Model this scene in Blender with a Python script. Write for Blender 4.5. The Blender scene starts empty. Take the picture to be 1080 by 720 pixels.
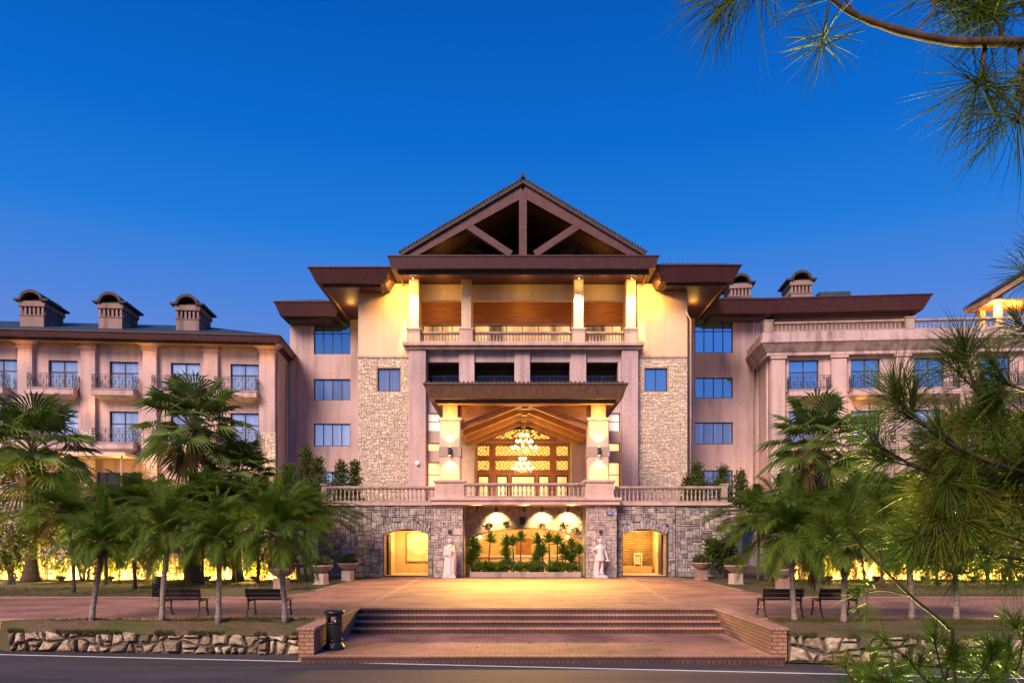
import bpy, math, random
from mathutils import Vector, Matrix
R = math.radians
rnd = random.Random(7)
scene = bpy.context.scene
col = scene.collection

# ------------------------------------------------------------------ camera
CX, HY, F = 543.0, 568.0, 810.0          # principal column, horizon row, focal length in photo pixels
CAMZ = 2.0
cam_d = bpy.data.cameras.new("camera"); cam = bpy.data.objects.new("camera", cam_d); col.objects.link(cam)
cam.location = (0, 0, CAMZ); cam.rotation_euler = (R(90), 0, 0)
cam_d.sensor_width = 36; cam_d.lens = 36 * F / 1080
cam_d.shift_y = (HY - 360) / 1080; cam_d.shift_x = -(CX - 540) / 1080
cam_d.clip_start = 0.1; cam_d.clip_end = 9000
scene.camera = cam

# ------------------------------------------------------------------ sky, afterglow, exposure
w = bpy.data.worlds.new("World"); scene.world = w; w.use_nodes = True
nt = w.node_tree; nt.nodes.clear()
def N(t, **k):
    n = nt.nodes.new(t)
    for a, b in k.items(): setattr(n, a, b)
    return n
L = nt.links.new
out = N('ShaderNodeOutputWorld'); bg = N('ShaderNodeBackground'); bg2 = N('ShaderNodeBackground'); add = N('ShaderNodeAddShader')
sky = N('ShaderNodeTexSky'); sky.sky_type = 'NISHITA'; sky.sun_disc = False
sky.sun_elevation = R(1.0); sky.sun_rotation = R(205); sky.ozone_density = 4.0; sky.air_density = 1.0
bg.inputs['Strength'].default_value = 0.012
L(sky.outputs[0], bg.inputs[0])
tc = N('ShaderNodeTexCoord'); sep = N('ShaderNodeSeparateXYZ'); L(tc.outputs['Generated'], sep.inputs[0])
def ramp(stops):
    r = N('ShaderNodeValToRGB'); e = r.color_ramp.elements
    e[0].position, e[0].color = stops[0][0], (*stops[0][1], 1)
    e[1].position, e[1].color = stops[-1][0], (*stops[-1][1], 1)
    for p, c in stops[1:-1]:
        x = e.new(p); x.color = (*c, 1)
    return r
front = ramp([(0.0, (.17, .20, .35)), (.16, (.105, .150, .36)), (.26, (.050, .130, .385)), (.36, (.008, .108, .385)), (.46, (.001, .076, .33)), (.62, (.000, .045, .24)), (1, (.002, .04, .18))])
back = ramp([(0.0, (.95, .62, .55)), (.10, (.50, .48, .62)), (.22, (.25, .36, .62)), (.40, (.15, .26, .56)), (.7, (.06,.16,.40)), (1, (.004, .07, .28))])
L(sep.outputs['Z'], front.inputs[0]); L(sep.outputs['Z'], back.inputs[0])
# the afterglow sits behind the camera, a little to the left
dot = N('ShaderNodeVectorMath', operation='DOT_PRODUCT'); L(tc.outputs['Generated'], dot.inputs[0]); dot.inputs[1].default_value = (-.74, -.67, 0)
mr = N('ShaderNodeMapRange'); mr.interpolation_type = 'SMOOTHSTEP'; L(dot.outputs['Value'], mr.inputs[0]); mr.inputs[1].default_value = 0.80; mr.inputs[2].default_value = 1.0
mx = N('ShaderNodeMix', data_type='RGBA'); L(mr.outputs[0], mx.inputs['Factor']); L(front.outputs[0], mx.inputs['A']); L(back.outputs[0], mx.inputs['B'])
L(mx.outputs['Result'], bg2.inputs[0]); bg2.inputs['Strength'].default_value = 0.87
L(bg.outputs[0], add.inputs[0]); L(bg2.outputs[0], add.inputs[1]); L(add.outputs[0], out.inputs[0])

sun_d = bpy.data.lights.new("afterglow", 'SUN'); sun_d.energy = 2.7; sun_d.angle = R(28); sun_d.color = (1, .70, .54)
sun = bpy.data.objects.new("afterglow", sun_d); col.objects.link(sun)
sun.rotation_euler = Vector((.42, .78, -.64)).to_track_quat('-Z', 'Y').to_euler()

vs = scene.view_settings
vs.view_transform = 'Standard'; vs.look = 'None'; vs.exposure = 1.05; vs.gamma = 1.0; vs.use_curve_mapping = False
scene.render.engine = 'CYCLES'
scene.cycles.use_denoising = True
scene.cycles.max_bounces = 6; scene.cycles.diffuse_bounces = 3; scene.cycles.glossy_bounces = 3
scene.cycles.transmission_bounces = 4; scene.cycles.transparent_max_bounces = 6
scene.cycles.sample_clamp_indirect = 4.0; scene.cycles.caustics_reflective = False; scene.cycles.caustics_refractive = False

def P(px, py, d):
    """a point of the photograph at distance d in front of the camera, in metres"""
    return Vector(((px - CX) * d / F, d, CAMZ - (py - HY) * d / F))

# ------------------------------------------------------------------ mesh building
class MB:
    def __init__(s): s.v = []; s.f = []; s.m = []
    def face(s, pts, mi=0):
        b = len(s.v); s.v += [tuple(p) for p in pts]; s.f.append(tuple(range(b, b + len(pts)))); s.m.append(mi)
    def box(s, x0, x1, y0, y1, z0, z1, mi=0):
        b = len(s.v)
        s.v += [(x0,y0,z0),(x1,y0,z0),(x1,y1,z0),(x0,y1,z0),(x0,y0,z1),(x1,y0,z1),(x1,y1,z1),(x0,y1,z1)]
        for q in ((0,3,2,1),(4,5,6,7),(0,1,5,4),(1,2,6,5),(2,3,7,6),(3,0,4,7)):
            s.f.append(tuple(b+i for i in q)); s.m.append(mi)
    def frustum(s, lo, hi, z0, z1, mi=0, caps=True):
        (a0,a1,b0,b1), (c0,c1,d0,d1) = lo, hi
        b = len(s.v)
        s.v += [(a0,b0,z0),(a1,b0,z0),(a1,b1,z0),(a0,b1,z0),(c0,d0,z1),(c1,d0,z1),(c1,d1,z1),(c0,d1,z1)]
        qs = [(0,1,5,4),(1,2,6,5),(2,3,7,6),(3,0,4,7)] + ([(0,3,2,1),(4,5,6,7)] if caps else [])
        for q in qs: s.f.append(tuple(b+i for i in q)); s.m.append(mi)
    def beam(s, p, q, wd, h, up=(0,0,1), mi=0):
        p, q = Vector(p), Vector(q); d = (q-p).normalized(); up = Vector(up)
        sd = d.cross(up)
        if sd.length < 1e-4: sd = d.cross(Vector((0,1,0)))
        sd.normalize(); u = sd.cross(d).normalized()
        b = len(s.v)
        for c in (p, q):
            for a, e in ((-1,-1),(1,-1),(1,1),(-1,1)):
                s.v.append(tuple(c + sd*(a*wd/2) + u*(e*h/2)))
        for k in ((0,1,2,3),(7,6,5,4),(0,4,5,1),(1,5,6,2),(2,6,7,3),(3,7,4,0)):
            s.f.append(tuple(b+i for i in k)); s.m.append(mi)
    def tube(s, pts, rad, n=6, mi=0, cap=True):
        pts = [Vector(p) for p in pts]; b = len(s.v)
        if not isinstance(rad, (list, tuple)): rad = [rad]*len(pts)
        ref = None
        for i, p in enumerate(pts):
            d = (pts[min(i+1, len(pts)-1)] - pts[max(i-1, 0)]).normalized()
            if ref is None:
                ref = d.cross(Vector((0,0,1)))
                if ref.length < .1: ref = d.cross(Vector((1,0,0)))
            a = (ref - d*ref.dot(d)).normalized(); ref = a; c = d.cross(a)
            for k in range(n):
                t = 2*math.pi*k/n
                s.v.append(tuple(p + (a*math.cos(t) + c*math.sin(t))*rad[i]))
        for i in range(len(pts)-1):
            for k in range(n):
                s.f.append((b+i*n+k, b+i*n+(k+1)%n, b+(i+1)*n+(k+1)%n, b+(i+1)*n+k)); s.m.append(mi)
        if cap:
            s.f.append(tuple(b+k for k in range(n))[::-1]); s.m.append(mi)
            e = b+(len(pts)-1)*n; s.f.append(tuple(e+k for k in range(n))); s.m.append(mi)
    def lathe(s, prof, c=(0,0,0), n=16, mi=0):
        b = len(s.v)
        for r, z in prof:
            for k in range(n):
                t = 2*math.pi*k/n
                s.v.append((c[0]+r*math.cos(t), c[1]+r*math.sin(t), c[2]+z))
        for i in range(len(prof)-1):
            for k in range(n):
                s.f.append((b+i*n+k, b+i*n+(k+1)%n, b+(i+1)*n+(k+1)%n, b+(i+1)*n+k)); s.m.append(mi)
        s.f.append(tuple(b+k for k in range(n))[::-1]); s.m.append(mi)
        e = b+(len(prof)-1)*n; s.f.append(tuple(e+k for k in range(n))); s.m.append(mi)
    def sphere(s, c, r, n=10, mi=0):
        pr = [(max(.001, r*math.sin(math.pi*i/8)), -r*math.cos(math.pi*i/8)) for i in range(9)]
        s.lathe(pr, c, n, mi)
    def build(s, name, mats, parent=None, smooth=False, bevel=0.0, world=True):
        o_ = ORG.get(parent.name, (0,0,0)) if parent is not None else (0,0,0)
        me = bpy.data.meshes.new(name)
        vv = s.v if o_ == (0,0,0) else [(a-o_[0], b-o_[1], c-o_[2]) for a, b, c in s.v]
        me.from_pydata(vv, [], s.f)
        mats = mats if isinstance(mats, (list, tuple)) else [mats]
        for m in mats: me.materials.append(m)
        if len(mats) > 1: me.polygons.foreach_set('material_index', s.m)
        if smooth: me.polygons.foreach_set('use_smooth', [True]*len(me.polygons))
        me.update()
        o = bpy.data.objects.new(name, me); col.objects.link(o)
        if parent is not None: o.parent = parent; ORG[o.name] = o_
        if bevel:
            md = o.modifiers.new('edge', 'BEVEL'); md.width = bevel; md.segments = 1; md.limit_method = 'ANGLE'; md.angle_limit = R(50)
        return o
ORG = {}

def tag(o, label=None, cat=None, group=None, kind=None):
    if label: o['label'] = label
    if cat: o['category'] = cat
    if group: o['group'] = group
    if kind: o['kind'] = kind
    return o
def empty(name, loc=(0,0,0), rz=0.0, label=None, cat=None, group=None):
    o = bpy.data.objects.new(name, None); col.objects.link(o); o.location = loc; o.rotation_euler = (0,0,rz)
    o.empty_display_size = .2
    ORG[o.name] = tuple(loc) if rz == 0 else (0,0,0)
    return tag(o, label, cat, group)
def dup(root, loc=None, rz=None, sc=None, label=None, group=None):
    r = root.copy(); col.objects.link(r)
    if loc is not None: r.location = loc
    if rz is not None: r.rotation_euler = (0,0,rz)
    if sc is not None: r.scale = (sc,sc,sc) if not isinstance(sc, tuple) else sc
    if label: r['label'] = label
    if group: r['group'] = group
    for ch in list(root.children):
        if ch.type == 'LIGHT': continue
        c = ch.copy(); col.objects.link(c); c.parent = r
        for g in list(ch.children):
            d = g.copy(); col.objects.link(d); d.parent = c
    return r

# ------------------------------------------------------------------ materials
def newmat(name):
    m = bpy.data.materials.new(name); m.use_nodes = True
    t = m.node_tree; b = t.nodes['Principled BSDF']
    return m, t, b
def nn(t, typ, **k):
    n = t.nodes.new(typ)
    for a, b in k.items(): setattr(n, a, b)
    return n
def noise_tint(t, b, c1, c2, scale, detail=6, vec=None, lo=.3, hi=.7, stretch=None):
    tc = nn(t, 'ShaderNodeTexCoord'); mp = nn(t, 'ShaderNodeMapping'); t.links.new(tc.outputs['Object'], mp.inputs[0])
    if stretch: mp.inputs['Scale'].default_value = stretch
    no = nn(t, 'ShaderNodeTexNoise'); no.inputs['Scale'].default_value = scale; no.inputs['Detail'].default_value = detail
    t.links.new(mp.outputs[0], no.inputs['Vector'])
    rp = nn(t, 'ShaderNodeValToRGB'); e = rp.color_ramp.elements
    e[0].position, e[0].color, e[1].position, e[1].color = lo, (*c1,1), hi, (*c2,1)
    t.links.new(no.outputs[0], rp.inputs[0])
    return no, rp, tc
def bump(t, b, height, dist, strength=.6):
    bp = nn(t, 'ShaderNodeBump'); bp.inputs['Distance'].default_value = dist; bp.inputs['Strength'].default_value = strength
    t.links.new(height, bp.inputs['Height']); t.links.new(bp.outputs[0], b.inputs['Normal'])
def simple(name, c, rough=.6, var=.25, scale=3.0, metal=0.0, bumpd=0.0, stretch=None, spec=.5):
    m, t, b = newmat(name)
    lo = tuple(x*(1-var) for x in c); hi = tuple(min(1, x*(1+var)) for x in c)
    no, rp, tc = noise_tint(t, b, lo, hi, scale, stretch=stretch)
    t.links.new(rp.outputs[0], b.inputs['Base Color'])
    b.inputs['Roughness'].default_value = rough; b.inputs['Metallic'].default_value = metal; b.inputs['Specular IOR Level'].default_value = spec
    if bumpd: bump(t, b, no.outputs[0], bumpd)
    return m
def plaster(name, c, stain=.55):
    m, t, b = newmat(name)
    no, rp, tc = noise_tint(t, b, tuple(x*.86 for x in c), tuple(x*1.1 for x in c), .45, 8)
    n2, r2, _ = noise_tint(t, b, (1-stain*.55,)*3, (1,1,1), 1.0, 6, lo=.30, hi=.52, stretch=(1.9, 1.9, .16))
    n3, r3, _ = noise_tint(t, b, (.88,)*3, (1.08,)*3, 9, 6)
    a = nn(t, 'ShaderNodeMix', data_type='RGBA', blend_type='MULTIPLY'); a.inputs['Factor'].default_value = 1
    t.links.new(rp.outputs[0], a.inputs['A']); t.links.new(r2.outputs[0], a.inputs['B'])
    a2 = nn(t, 'ShaderNodeMix', data_type='RGBA', blend_type='MULTIPLY'); a2.inputs['Factor'].default_value = 1
    t.links.new(a.outputs['Result'], a2.inputs['A']); t.links.new(r3.outputs[0], a2.inputs['B'])
    t.links.new(a2.outputs['Result'], b.inputs['Base Color']); b.inputs['Roughness'].default_value = .85; b.inputs['Specular IOR Level'].default_value = .25
    bump(t, b, n3.outputs[0], .01, .5)
    return m
def island(name, cols, rough=.85, noise=8.0, bumpd=.02, trans=0.0):
    """colour chosen per mesh island: stones, leaves"""
    m, t, b = newmat(name)
    g = nn(t, 'ShaderNodeNewGeometry'); rp = nn(t, 'ShaderNodeValToRGB'); rp.color_ramp.interpolation = 'LINEAR'
    e = rp.color_ramp.elements
    e[0].position, e[0].color = 0, (*cols[0],1); e[1].position, e[1].color = 1, (*cols[-1],1)
    for i, c in enumerate(cols[1:-1]):
        x = e.new((i+1)/(len(cols)-1)); x.color = (*c,1)
    t.links.new(g.outputs['Random Per Island'], rp.inputs[0])
    src = rp.outputs[0]
    if noise:
        no, r2, tc = noise_tint(t, b, (.55,)*3, (1.2,)*3, noise, 6)
        a = nn(t, 'ShaderNodeMix', data_type='RGBA', blend_type='MULTIPLY'); a.inputs['Factor'].default_value = 1
        t.links.new(src, a.inputs['A']); t.links.new(r2.outputs[0], a.inputs['B']); src = a.outputs['Result']
        if bumpd: bump(t, b, no.outputs[0], bumpd)
    t.links.new(src, b.inputs['Base Color']); b.inputs['Roughness'].default_value = rough; b.inputs['Specular IOR Level'].default_value = .3
    if trans:
        tr = nn(t, 'ShaderNodeBsdfTranslucent'); t.links.new(src, tr.inputs[0])
        ms = nn(t, 'ShaderNodeMixShader'); ms.inputs[0].default_value = trans
        o = [n for n in t.nodes if n.type == 'OUTPUT_MATERIAL'][0]
        t.links.new(b.outputs[0], ms.inputs[1]); t.links.new(tr.outputs[0], ms.inputs[2]); t.links.new(ms.outputs[0], o.inputs[0])
    return m
def brick(name, c1, c2, mortar, bw, bh, ms=.01, vertical=False, rough=.8, stagger=.5, dirt=.35):
    m, t, b = newmat(name)
    tc = nn(t, 'ShaderNodeTexCoord'); vec = tc.outputs['Object']
    if vertical:
        sp = nn(t, 'ShaderNodeSeparateXYZ'); t.links.new(vec, sp.inputs[0])
        ad = nn(t, 'ShaderNodeMath', operation='ADD'); t.links.new(sp.outputs[0], ad.inputs[0]); t.links.new(sp.outputs[1], ad.inputs[1])
        cb = nn(t, 'ShaderNodeCombineXYZ'); t.links.new(ad.outputs[0], cb.inputs[0]); t.links.new(sp.outputs[2], cb.inputs[1]); vec = cb.outputs[0]
    br = nn(t, 'ShaderNodeTexBrick'); t.links.new(vec, br.inputs['Vector'])
    br.inputs['Scale'].default_value = 1; br.inputs['Brick Width'].default_value = bw; br.inputs['Row Height'].default_value = bh
    br.inputs['Mortar Size'].default_value = ms; br.inputs['Mortar Smooth'].default_value = .2; br.offset = stagger; br.inputs['Bias'].default_value = -.1
    br.inputs['Color1'].default_value = (*c1,1); br.inputs['Color2'].default_value = (*c2,1); br.inputs['Mortar'].default_value = (*mortar,1)
    no, r2, _ = noise_tint(t, b, (1-dirt,)*3, (1.12,)*3, .7, 8)
    n3, r3, _ = noise_tint(t, b, (.8,)*3, (1.15,)*3, 14, 5)
    a = nn(t, 'ShaderNodeMix', data_type='RGBA', blend_type='MULTIPLY'); a.inputs['Factor'].default_value = 1
    t.links.new(br.outputs['Color'], a.inputs['A']); t.links.new(r2.outputs[0], a.inputs['B'])
    a2 = nn(t, 'ShaderNodeMix', data_type='RGBA', blend_type='MULTIPLY'); a2.inputs['Factor'].default_value = 1
    t.links.new(a.outputs['Result'], a2.inputs['A']); t.links.new(r3.outputs[0], a2.inputs['B'])
    t.links.new(a2.outputs['Result'], b.inputs['Base Color']); b.inputs['Roughness'].default_value = rough
    iv = nn(t, 'ShaderNodeMath', operation='SUBTRACT'); iv.inputs[0].default_value = 1; t.links.new(br.outputs['Fac'], iv.inputs[1])
    bump(t, b, iv.outputs[0], .008, .7)
    return m
def emit(name, c, s, pattern=None):
    m, t, b = newmat(name)
    b.inputs['Base Color'].default_value = (*c,1); b.inputs['Emission Strength'].default_value = s; b.inputs['Emission Color'].default_value = (*c,1)
    if pattern:
        c2, sc, kind = pattern
        tc = nn(t, 'ShaderNodeTexCoord'); mp = nn(t, 'ShaderNodeMapping'); t.links.new(tc.outputs['Object'], mp.inputs[0])
        rp = nn(t, 'ShaderNodeValToRGB'); e = rp.color_ramp.elements; e[0].color = (*c2,1); e[1].color = (*c,1)
        if kind == 'curtain':
            wv = nn(t, 'ShaderNodeTexNoise'); mp.inputs['Scale'].default_value = (sc, sc, .15); wv.inputs['Scale'].default_value = 1; wv.inputs['Detail'].default_value = 3
            e[0].position, e[1].position = .35, .65
            t.links.new(mp.outputs[0], wv.inputs['Vector']); t.links.new(wv.outputs[0], rp.inputs[0])
        else:
            mp.inputs['Rotation'].default_value = (0, R(45), 0)
            wv = nn(t, 'ShaderNodeTexVoronoi', feature='DISTANCE_TO_EDGE'); wv.inputs['Scale'].default_value = sc; wv.inputs['Randomness'].default_value = .55
            e[0].position, e[1].position = .03, .16
            t.links.new(mp.outputs[0], wv.inputs['Vector']); t.links.new(wv.outputs['Distance'], rp.inputs[0])
        t.links.new(rp.outputs[0], b.inputs['Emission Color']); t.links.new(rp.outputs[0], b.inputs['Base Color'])
    b.inputs['Roughness'].default_value = .2
    return m
def glass(name, c, rough=.04, metal=.8, curtain=0):
    m, t, b = newmat(name)
    no, rp, tc = noise_tint(t, b, tuple(x*(1-.5*curtain) for x in c), tuple(min(1, x*(1+.4*curtain)) for x in c), 1.0, 3, stretch=(3, 3, .12), lo=.38, hi=.62)
    oi = nn(t, 'ShaderNodeObjectInfo'); mr = nn(t, 'ShaderNodeMapRange'); mr.inputs[3].default_value = .66; mr.inputs[4].default_value = 1.25; t.links.new(oi.outputs['Random'], mr.inputs[0])
    mm = nn(t, 'ShaderNodeMix', data_type='RGBA', blend_type='MULTIPLY'); mm.inputs['Factor'].default_value = 1; t.links.new(rp.outputs[0], mm.inputs['A']); t.links.new(mr.outputs[0], mm.inputs['B'])
    t.links.new(mm.outputs['Result'], b.inputs['Base Color']); b.inputs['Roughness'].default_value = rough; b.inputs['Metallic'].default_value = metal
    n2 = nn(t, 'ShaderNodeTexNoise'); n2.inputs['Scale'].default_value = .9; t.links.new(tc.outputs['Object'], n2.inputs['Vector'])
    bump(t, b, n2.outputs[0], .01, .12)
    return m

M = {}
M['plaster'] = plaster('plaster_mauve', (.56, .425, .43))
M['plaster_cream'] = plaster('plaster_cream', (.66, .53, .40), .25)
M['plaster_stained'] = plaster('plaster_stained', (.54, .42, .43), 1.0)
M['trim'] = plaster('stucco_trim', (.58, .43, .38), .5)
M['balus'] = plaster('baluster_stone', (.42, .33, .28), .7)
M['stone_tower'] = island('tower_ashlar', [(.76,.66,.54),(.60,.49,.39),(.80,.71,.59),(.70,.59,.48),(.82,.73,.63)], bumpd=.03)
M['mortar_light'] = simple('light_mortar', (.38, .31, .25), .9, .2, 6)
M['stone_podium'] = island('podium_ashlar', [(.35,.32,.32),(.18,.165,.17),(.45,.41,.38),(.26,.24,.25),(.52,.46,.39),(.31,.28,.27),(.40,.37,.37)], bumpd=.05, noise=5)
M['arch_stone'] = island('arch_stone', [(.42,.37,.36),(.34,.30,.31),(.52,.46,.43)], bumpd=.04, noise=6)
M['stone_pier'] = island('pier_ashlar', [(.50,.43,.40),(.40,.34,.32),(.56,.48,.44),(.46,.40,.38)], bumpd=.03, noise=6)
M['mortar_dark'] = simple('dark_mortar', (.045, .038, .04), .95, .3, 6)
M['rubble'] = island('rubble_stone', [(.42,.32,.21),(.14,.115,.09),(.52,.42,.29),(.24,.185,.13),(.62,.51,.37),(.34,.26,.18),(.18,.15,.125)], bumpd=.12, noise=9)
M['rubble_gap'] = simple('rubble_gap', (.10, .078, .056), .95, .4, 9)
M['fascia'] = simple('fascia_maroon', (.060, .019, .023), .55, .30, 2.2, bumpd=.01, stretch=(4,4,.5))
M['fascia_canopy'] = simple('fascia_canopy', (.115, .062, .035), .6, .30, 2.2, bumpd=.01, stretch=(4,4,.5))
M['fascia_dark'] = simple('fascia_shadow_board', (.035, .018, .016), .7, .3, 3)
M['timber'] = simple('truss_timber', (.086, .031, .036), .6, .28, 2.5, bumpd=.01, stretch=(1,1,1))
M['timber_dark'] = simple('roof_timber_dark', (.05, .028, .022), .75, .4, 2.5)
M['roof_under'] = simple('roof_underside', (.15, .095, .055), .75, .3, 1.5, stretch=(6,.4,1))
M['vent'] = plaster('vent_stucco', (.30, .215, .20), .8)
M['petiole'] = simple('leaf_stalk', (.26, .24, .09), .6, .2, 4)
M['soffit'] = simple('soffit_boards', (.40, .24, .15), .7, .2, 2.0)
M['wood_panel'] = simple('wood_panel', (.30, .115, .05), .55, .35, 2.0, stretch=(.4,1,6))
M['wood_ceiling'] = simple('vault_boards', (.42, .21, .085), .6, .25, 2.0, stretch=(6,.3,1))
M['wood_beam'] = simple('vault_beam', (.50, .27, .11), .6, .2, 2.0)
M['wood_entry'] = simple('entry_timber', (.40, .165, .065), .5, .25, 3.0)
M['tile_dark'] = simple('tile_dark', (.045, .035, .036), .7, .5, 9, bumpd=.03)
M['tile_teal'] = brick('tile_teal', (.030,.060,.085), (.045,.085,.115), (.012,.022,.03), .3, .3, .03, rough=.55)
M['frame'] = simple('window_frame_bronze', (.035, .025, .03), .5, .2, 5)
M['glass_blue'] = glass('glass_blue', (.36, .72, .96), metal=.92)
M['glass_pale'] = glass('glass_pale', (.52, .70, .92), metal=.55, curtain=.25, rough=.05)
M['glass_mid'] = glass('glass_curtained', (.50, .66, .90), metal=.70, curtain=.4, rough=.05)
M['glass_dark'] = glass('glass_dark', (.06, .065, .085), metal=.35)
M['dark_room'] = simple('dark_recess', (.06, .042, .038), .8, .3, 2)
M['iron'] = simple('wrought_iron', (.05, .045, .075), .5, .2, 6, metal=.3)
M['iron_brown'] = simple('cast_iron_brown', (.055, .030, .028), .55, .3, 9)
M['bench_wood'] = simple('bench_boards', (.040, .022, .020), .6, .35, 4, stretch=(.5,4,4))
M['bin'] = simple('bin_black', (.012, .013, .018), .35, .3, 6)
M['lit_entry'] = emit('lit_lattice_glass', (1, .62, .13), .58, ((.12, .05, .006), 5.2, 'lattice'))
M['lit_plain'] = emit('lit_plain_glass', (1, .74, .34), .60, ((.75, .42, .10), 1.5, 'curtain'))
M['lit_white'] = emit('lit_pale_glass', (.95, .80, .68), .42, ((.50, .40, .36), 1.4, 'curtain'))
M['lit_curtain'] = emit('lit_curtain', (1, .60, .24), .45, ((.10, .05, .018), 1.1, 'curtain'))
M['bulb'] = emit('bulb_glow', (1, .80, .42), 5)
M['lamp_face'] = emit('flood_glass', (1, .80, .36), 9)
M['brass'] = simple('brass', (.55, .34, .10), .35, .2, 8, metal=.8)
M['lamp_body'] = simple('lamp_body', (.05, .05, .05), .5, .2, 6)
M['white_paint'] = simple('white_paint', (.74, .73, .72), .7, .10, 5)
M['marble'] = simple('statue_marble', (.62, .58, .57), .6, .16, 5, bumpd=.01)
M['granite'] = simple('planter_granite', (.44, .35, .33), .85, .2, 30, bumpd=.01)
M['bowl'] = simple('planter_bowl', (.34, .25, .21), .85, .3, 10, bumpd=.01)
M['ped_brick'] = brick('pedestal_brick', (.42,.26,.22), (.36,.22,.19), (.28,.2,.18), .22, .075, .010, True)
M['cheek_brick'] = brick('cheek_brick', (.40,.215,.125), (.33,.165,.10), (.115,.075,.055), .24, .088, .012, True)
M['paving'] = brick('paving_brick', (.44,.225,.165), (.34,.165,.130), (.19,.11,.09), .23, .115, .012, dirt=.55)
M['paving_band'] = brick('paving_band', (.44,.27,.20), (.38,.23,.17), (.2,.13,.1), .115, .23, .010)
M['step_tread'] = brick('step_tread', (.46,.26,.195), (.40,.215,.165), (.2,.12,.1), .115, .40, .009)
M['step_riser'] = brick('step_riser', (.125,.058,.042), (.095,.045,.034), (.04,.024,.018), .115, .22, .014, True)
def asphalt_mat():
    m, t, b = newmat('asphalt')
    no, rp, tc = noise_tint(t, b, (.038,.034,.040), (.066,.059,.064), .40, 10, lo=.35, hi=.65, stretch=(.6,1.6,1))
    n2, r2, _ = noise_tint(t, b, (.72,)*3, (1.3,)*3, 45, 3)
    n3, r3, _ = noise_tint(t, b, (.80,)*3, (1.06,)*3, .9, 4, lo=.46, hi=.52, stretch=(.14,1.3,1))
    a = nn(t, 'ShaderNodeMix', data_type='RGBA', blend_type='MULTIPLY'); a.inputs['Factor'].default_value = 1
    t.links.new(rp.outputs[0], a.inputs['A']); t.links.new(r2.outputs[0], a.inputs['B'])
    c = nn(t, 'ShaderNodeMix', data_type='RGBA', blend_type='MULTIPLY'); c.inputs['Factor'].default_value = 1
    t.links.new(a.outputs['Result'], c.inputs['A']); t.links.new(r3.outputs[0], c.inputs['B'])
    t.links.new(c.outputs['Result'], b.inputs['Base Color']); b.inputs['Roughness'].default_value = .8; bump(t, b, n2.outputs[0], .006, .8)
    return m
M['asphalt'] = asphalt_mat()
M['soil'] = simple('dry_soil', (.12, .075, .048), .95, .4, 2.0, bumpd=.03)
M['verge'] = simple('verge_soil', (.055, .05, .03), .95, .4, 2.0, bumpd=.03)
def lawn_mat(name, g, s):
    m, t, b = newmat(name)
    no, rp, tc = noise_tint(t, b, s, g, .55, 8, lo=.40, hi=.62)
    n3, r3, _ = noise_tint(t, b, (.6,)*3, (1.25,)*3, 22, 5)
    a = nn(t, 'ShaderNodeMix', data_type='RGBA', blend_type='MULTIPLY'); a.inputs['Factor'].default_value = 1
    t.links.new(rp.outputs[0], a.inputs['A']); t.links.new(r3.outputs[0], a.inputs['B']); t.links.new(a.outputs['Result'], b.inputs['Base Color'])
    b.inputs['Roughness'].default_value = .95; bump(t, b, n3.outputs[0], .03, .9)
    return m
M['lawn'] = lawn_mat('lawn', (.055,.075,.016), (.095,.065,.045))
M['strip'] = lawn_mat('strip_soil', (.075,.080,.022), (.125,.080,.048))
M['kerb'] = simple('kerb_stone', (.36, .20, .15), .85, .25, 5)
M['hedge_leaf'] = island('hedge_leaf', [(.06,.085,.018),(.10,.12,.025),(.04,.06,.014),(.13,.13,.03)], .7, 0, 0, .35)
M['palm_leaf'] = island('palm_leaf', [(.058,.125,.010),(.105,.190,.014),(.078,.155,.018),(.165,.220,.020)], .6, 0, 0, .45)
M['fan_leaf'] = island('fan_leaf', [(.075,.140,.020),(.125,.200,.028),(.095,.165,.032),(.18,.23,.034)], .5, 0, 0, .35)
M['dead_leaf'] = island('dead_leaf', [(.14,.095,.035),(.20,.14,.05)], .8, 0, 0, .2)
M['juniper'] = island('juniper_leaf', [(.045,.070,.016),(.070,.100,.020),(.095,.120,.020)], .8, 0, 0, .2)
M['needle'] = island('pine_needle', [(.060,.120,.012),(.105,.180,.014),(.150,.215,.016),(.080,.140,.018)], .65, 0, 0, .45)
M['needle_light'] = island('pine_needle_fresh', [(.15,.19,.018),(.20,.23,.022),(.25,.26,.03)], .65, 0, 0, .35)  # lamp-lit yellow-green put into the needle colour, mainly for the middle boughs
M['bark_pale'] = simple('palm_bark_pale', (.25, .205, .17), .95, .4, 6, bumpd=.03, stretch=(1,1,4))
M['bark'] = simple('bark_brown', (.085, .055, .04), .95, .45, 8, bumpd=.03, stretch=(1,1,3))
M['pine_bark'] = simple('pine_bark', (.060, .036, .022), .95, .5, 25, bumpd=.006)
M['blue_sign'] = simple('blue_enamel', (.02, .14, .42), .35, .1, 4)
M['artwork'] = None
M['water_pipe'] = simple('downpipe', (.52, .40, .38), .6, .15, 4)

# ------------------------------------------------------------------ lights
LK = 2.1
WARM = (1, .50, .095); WARM2 = (1, .60, .17); AMBER = (1, .42, .07)
def point(loc, watt, c=WARM, r=.06, parent=None, name='lamp_light'):
    d = bpy.data.lights.new(name, 'POINT'); d.energy = watt*LK; d.color = c; d.shadow_soft_size = r
    o = bpy.data.objects.new(name, d); col.objects.link(o); o.location = loc
    return o
def spot(loc, to, watt, c=WARM, ang=70, blend=.6, r=.04, name='lamp_beam'):
    d = bpy.data.lights.new(name, 'SPOT'); d.energy = watt*LK; d.color = c; d.spot_size = R(ang); d.spot_blend = blend; d.shadow_soft_size = r
    o = bpy.data.objects.new(name, d); col.objects.link(o); o.location = loc
    o.rotation_euler = (Vector(to)-Vector(loc)).to_track_quat('-Z', 'Y').to_euler()
    return o

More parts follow.
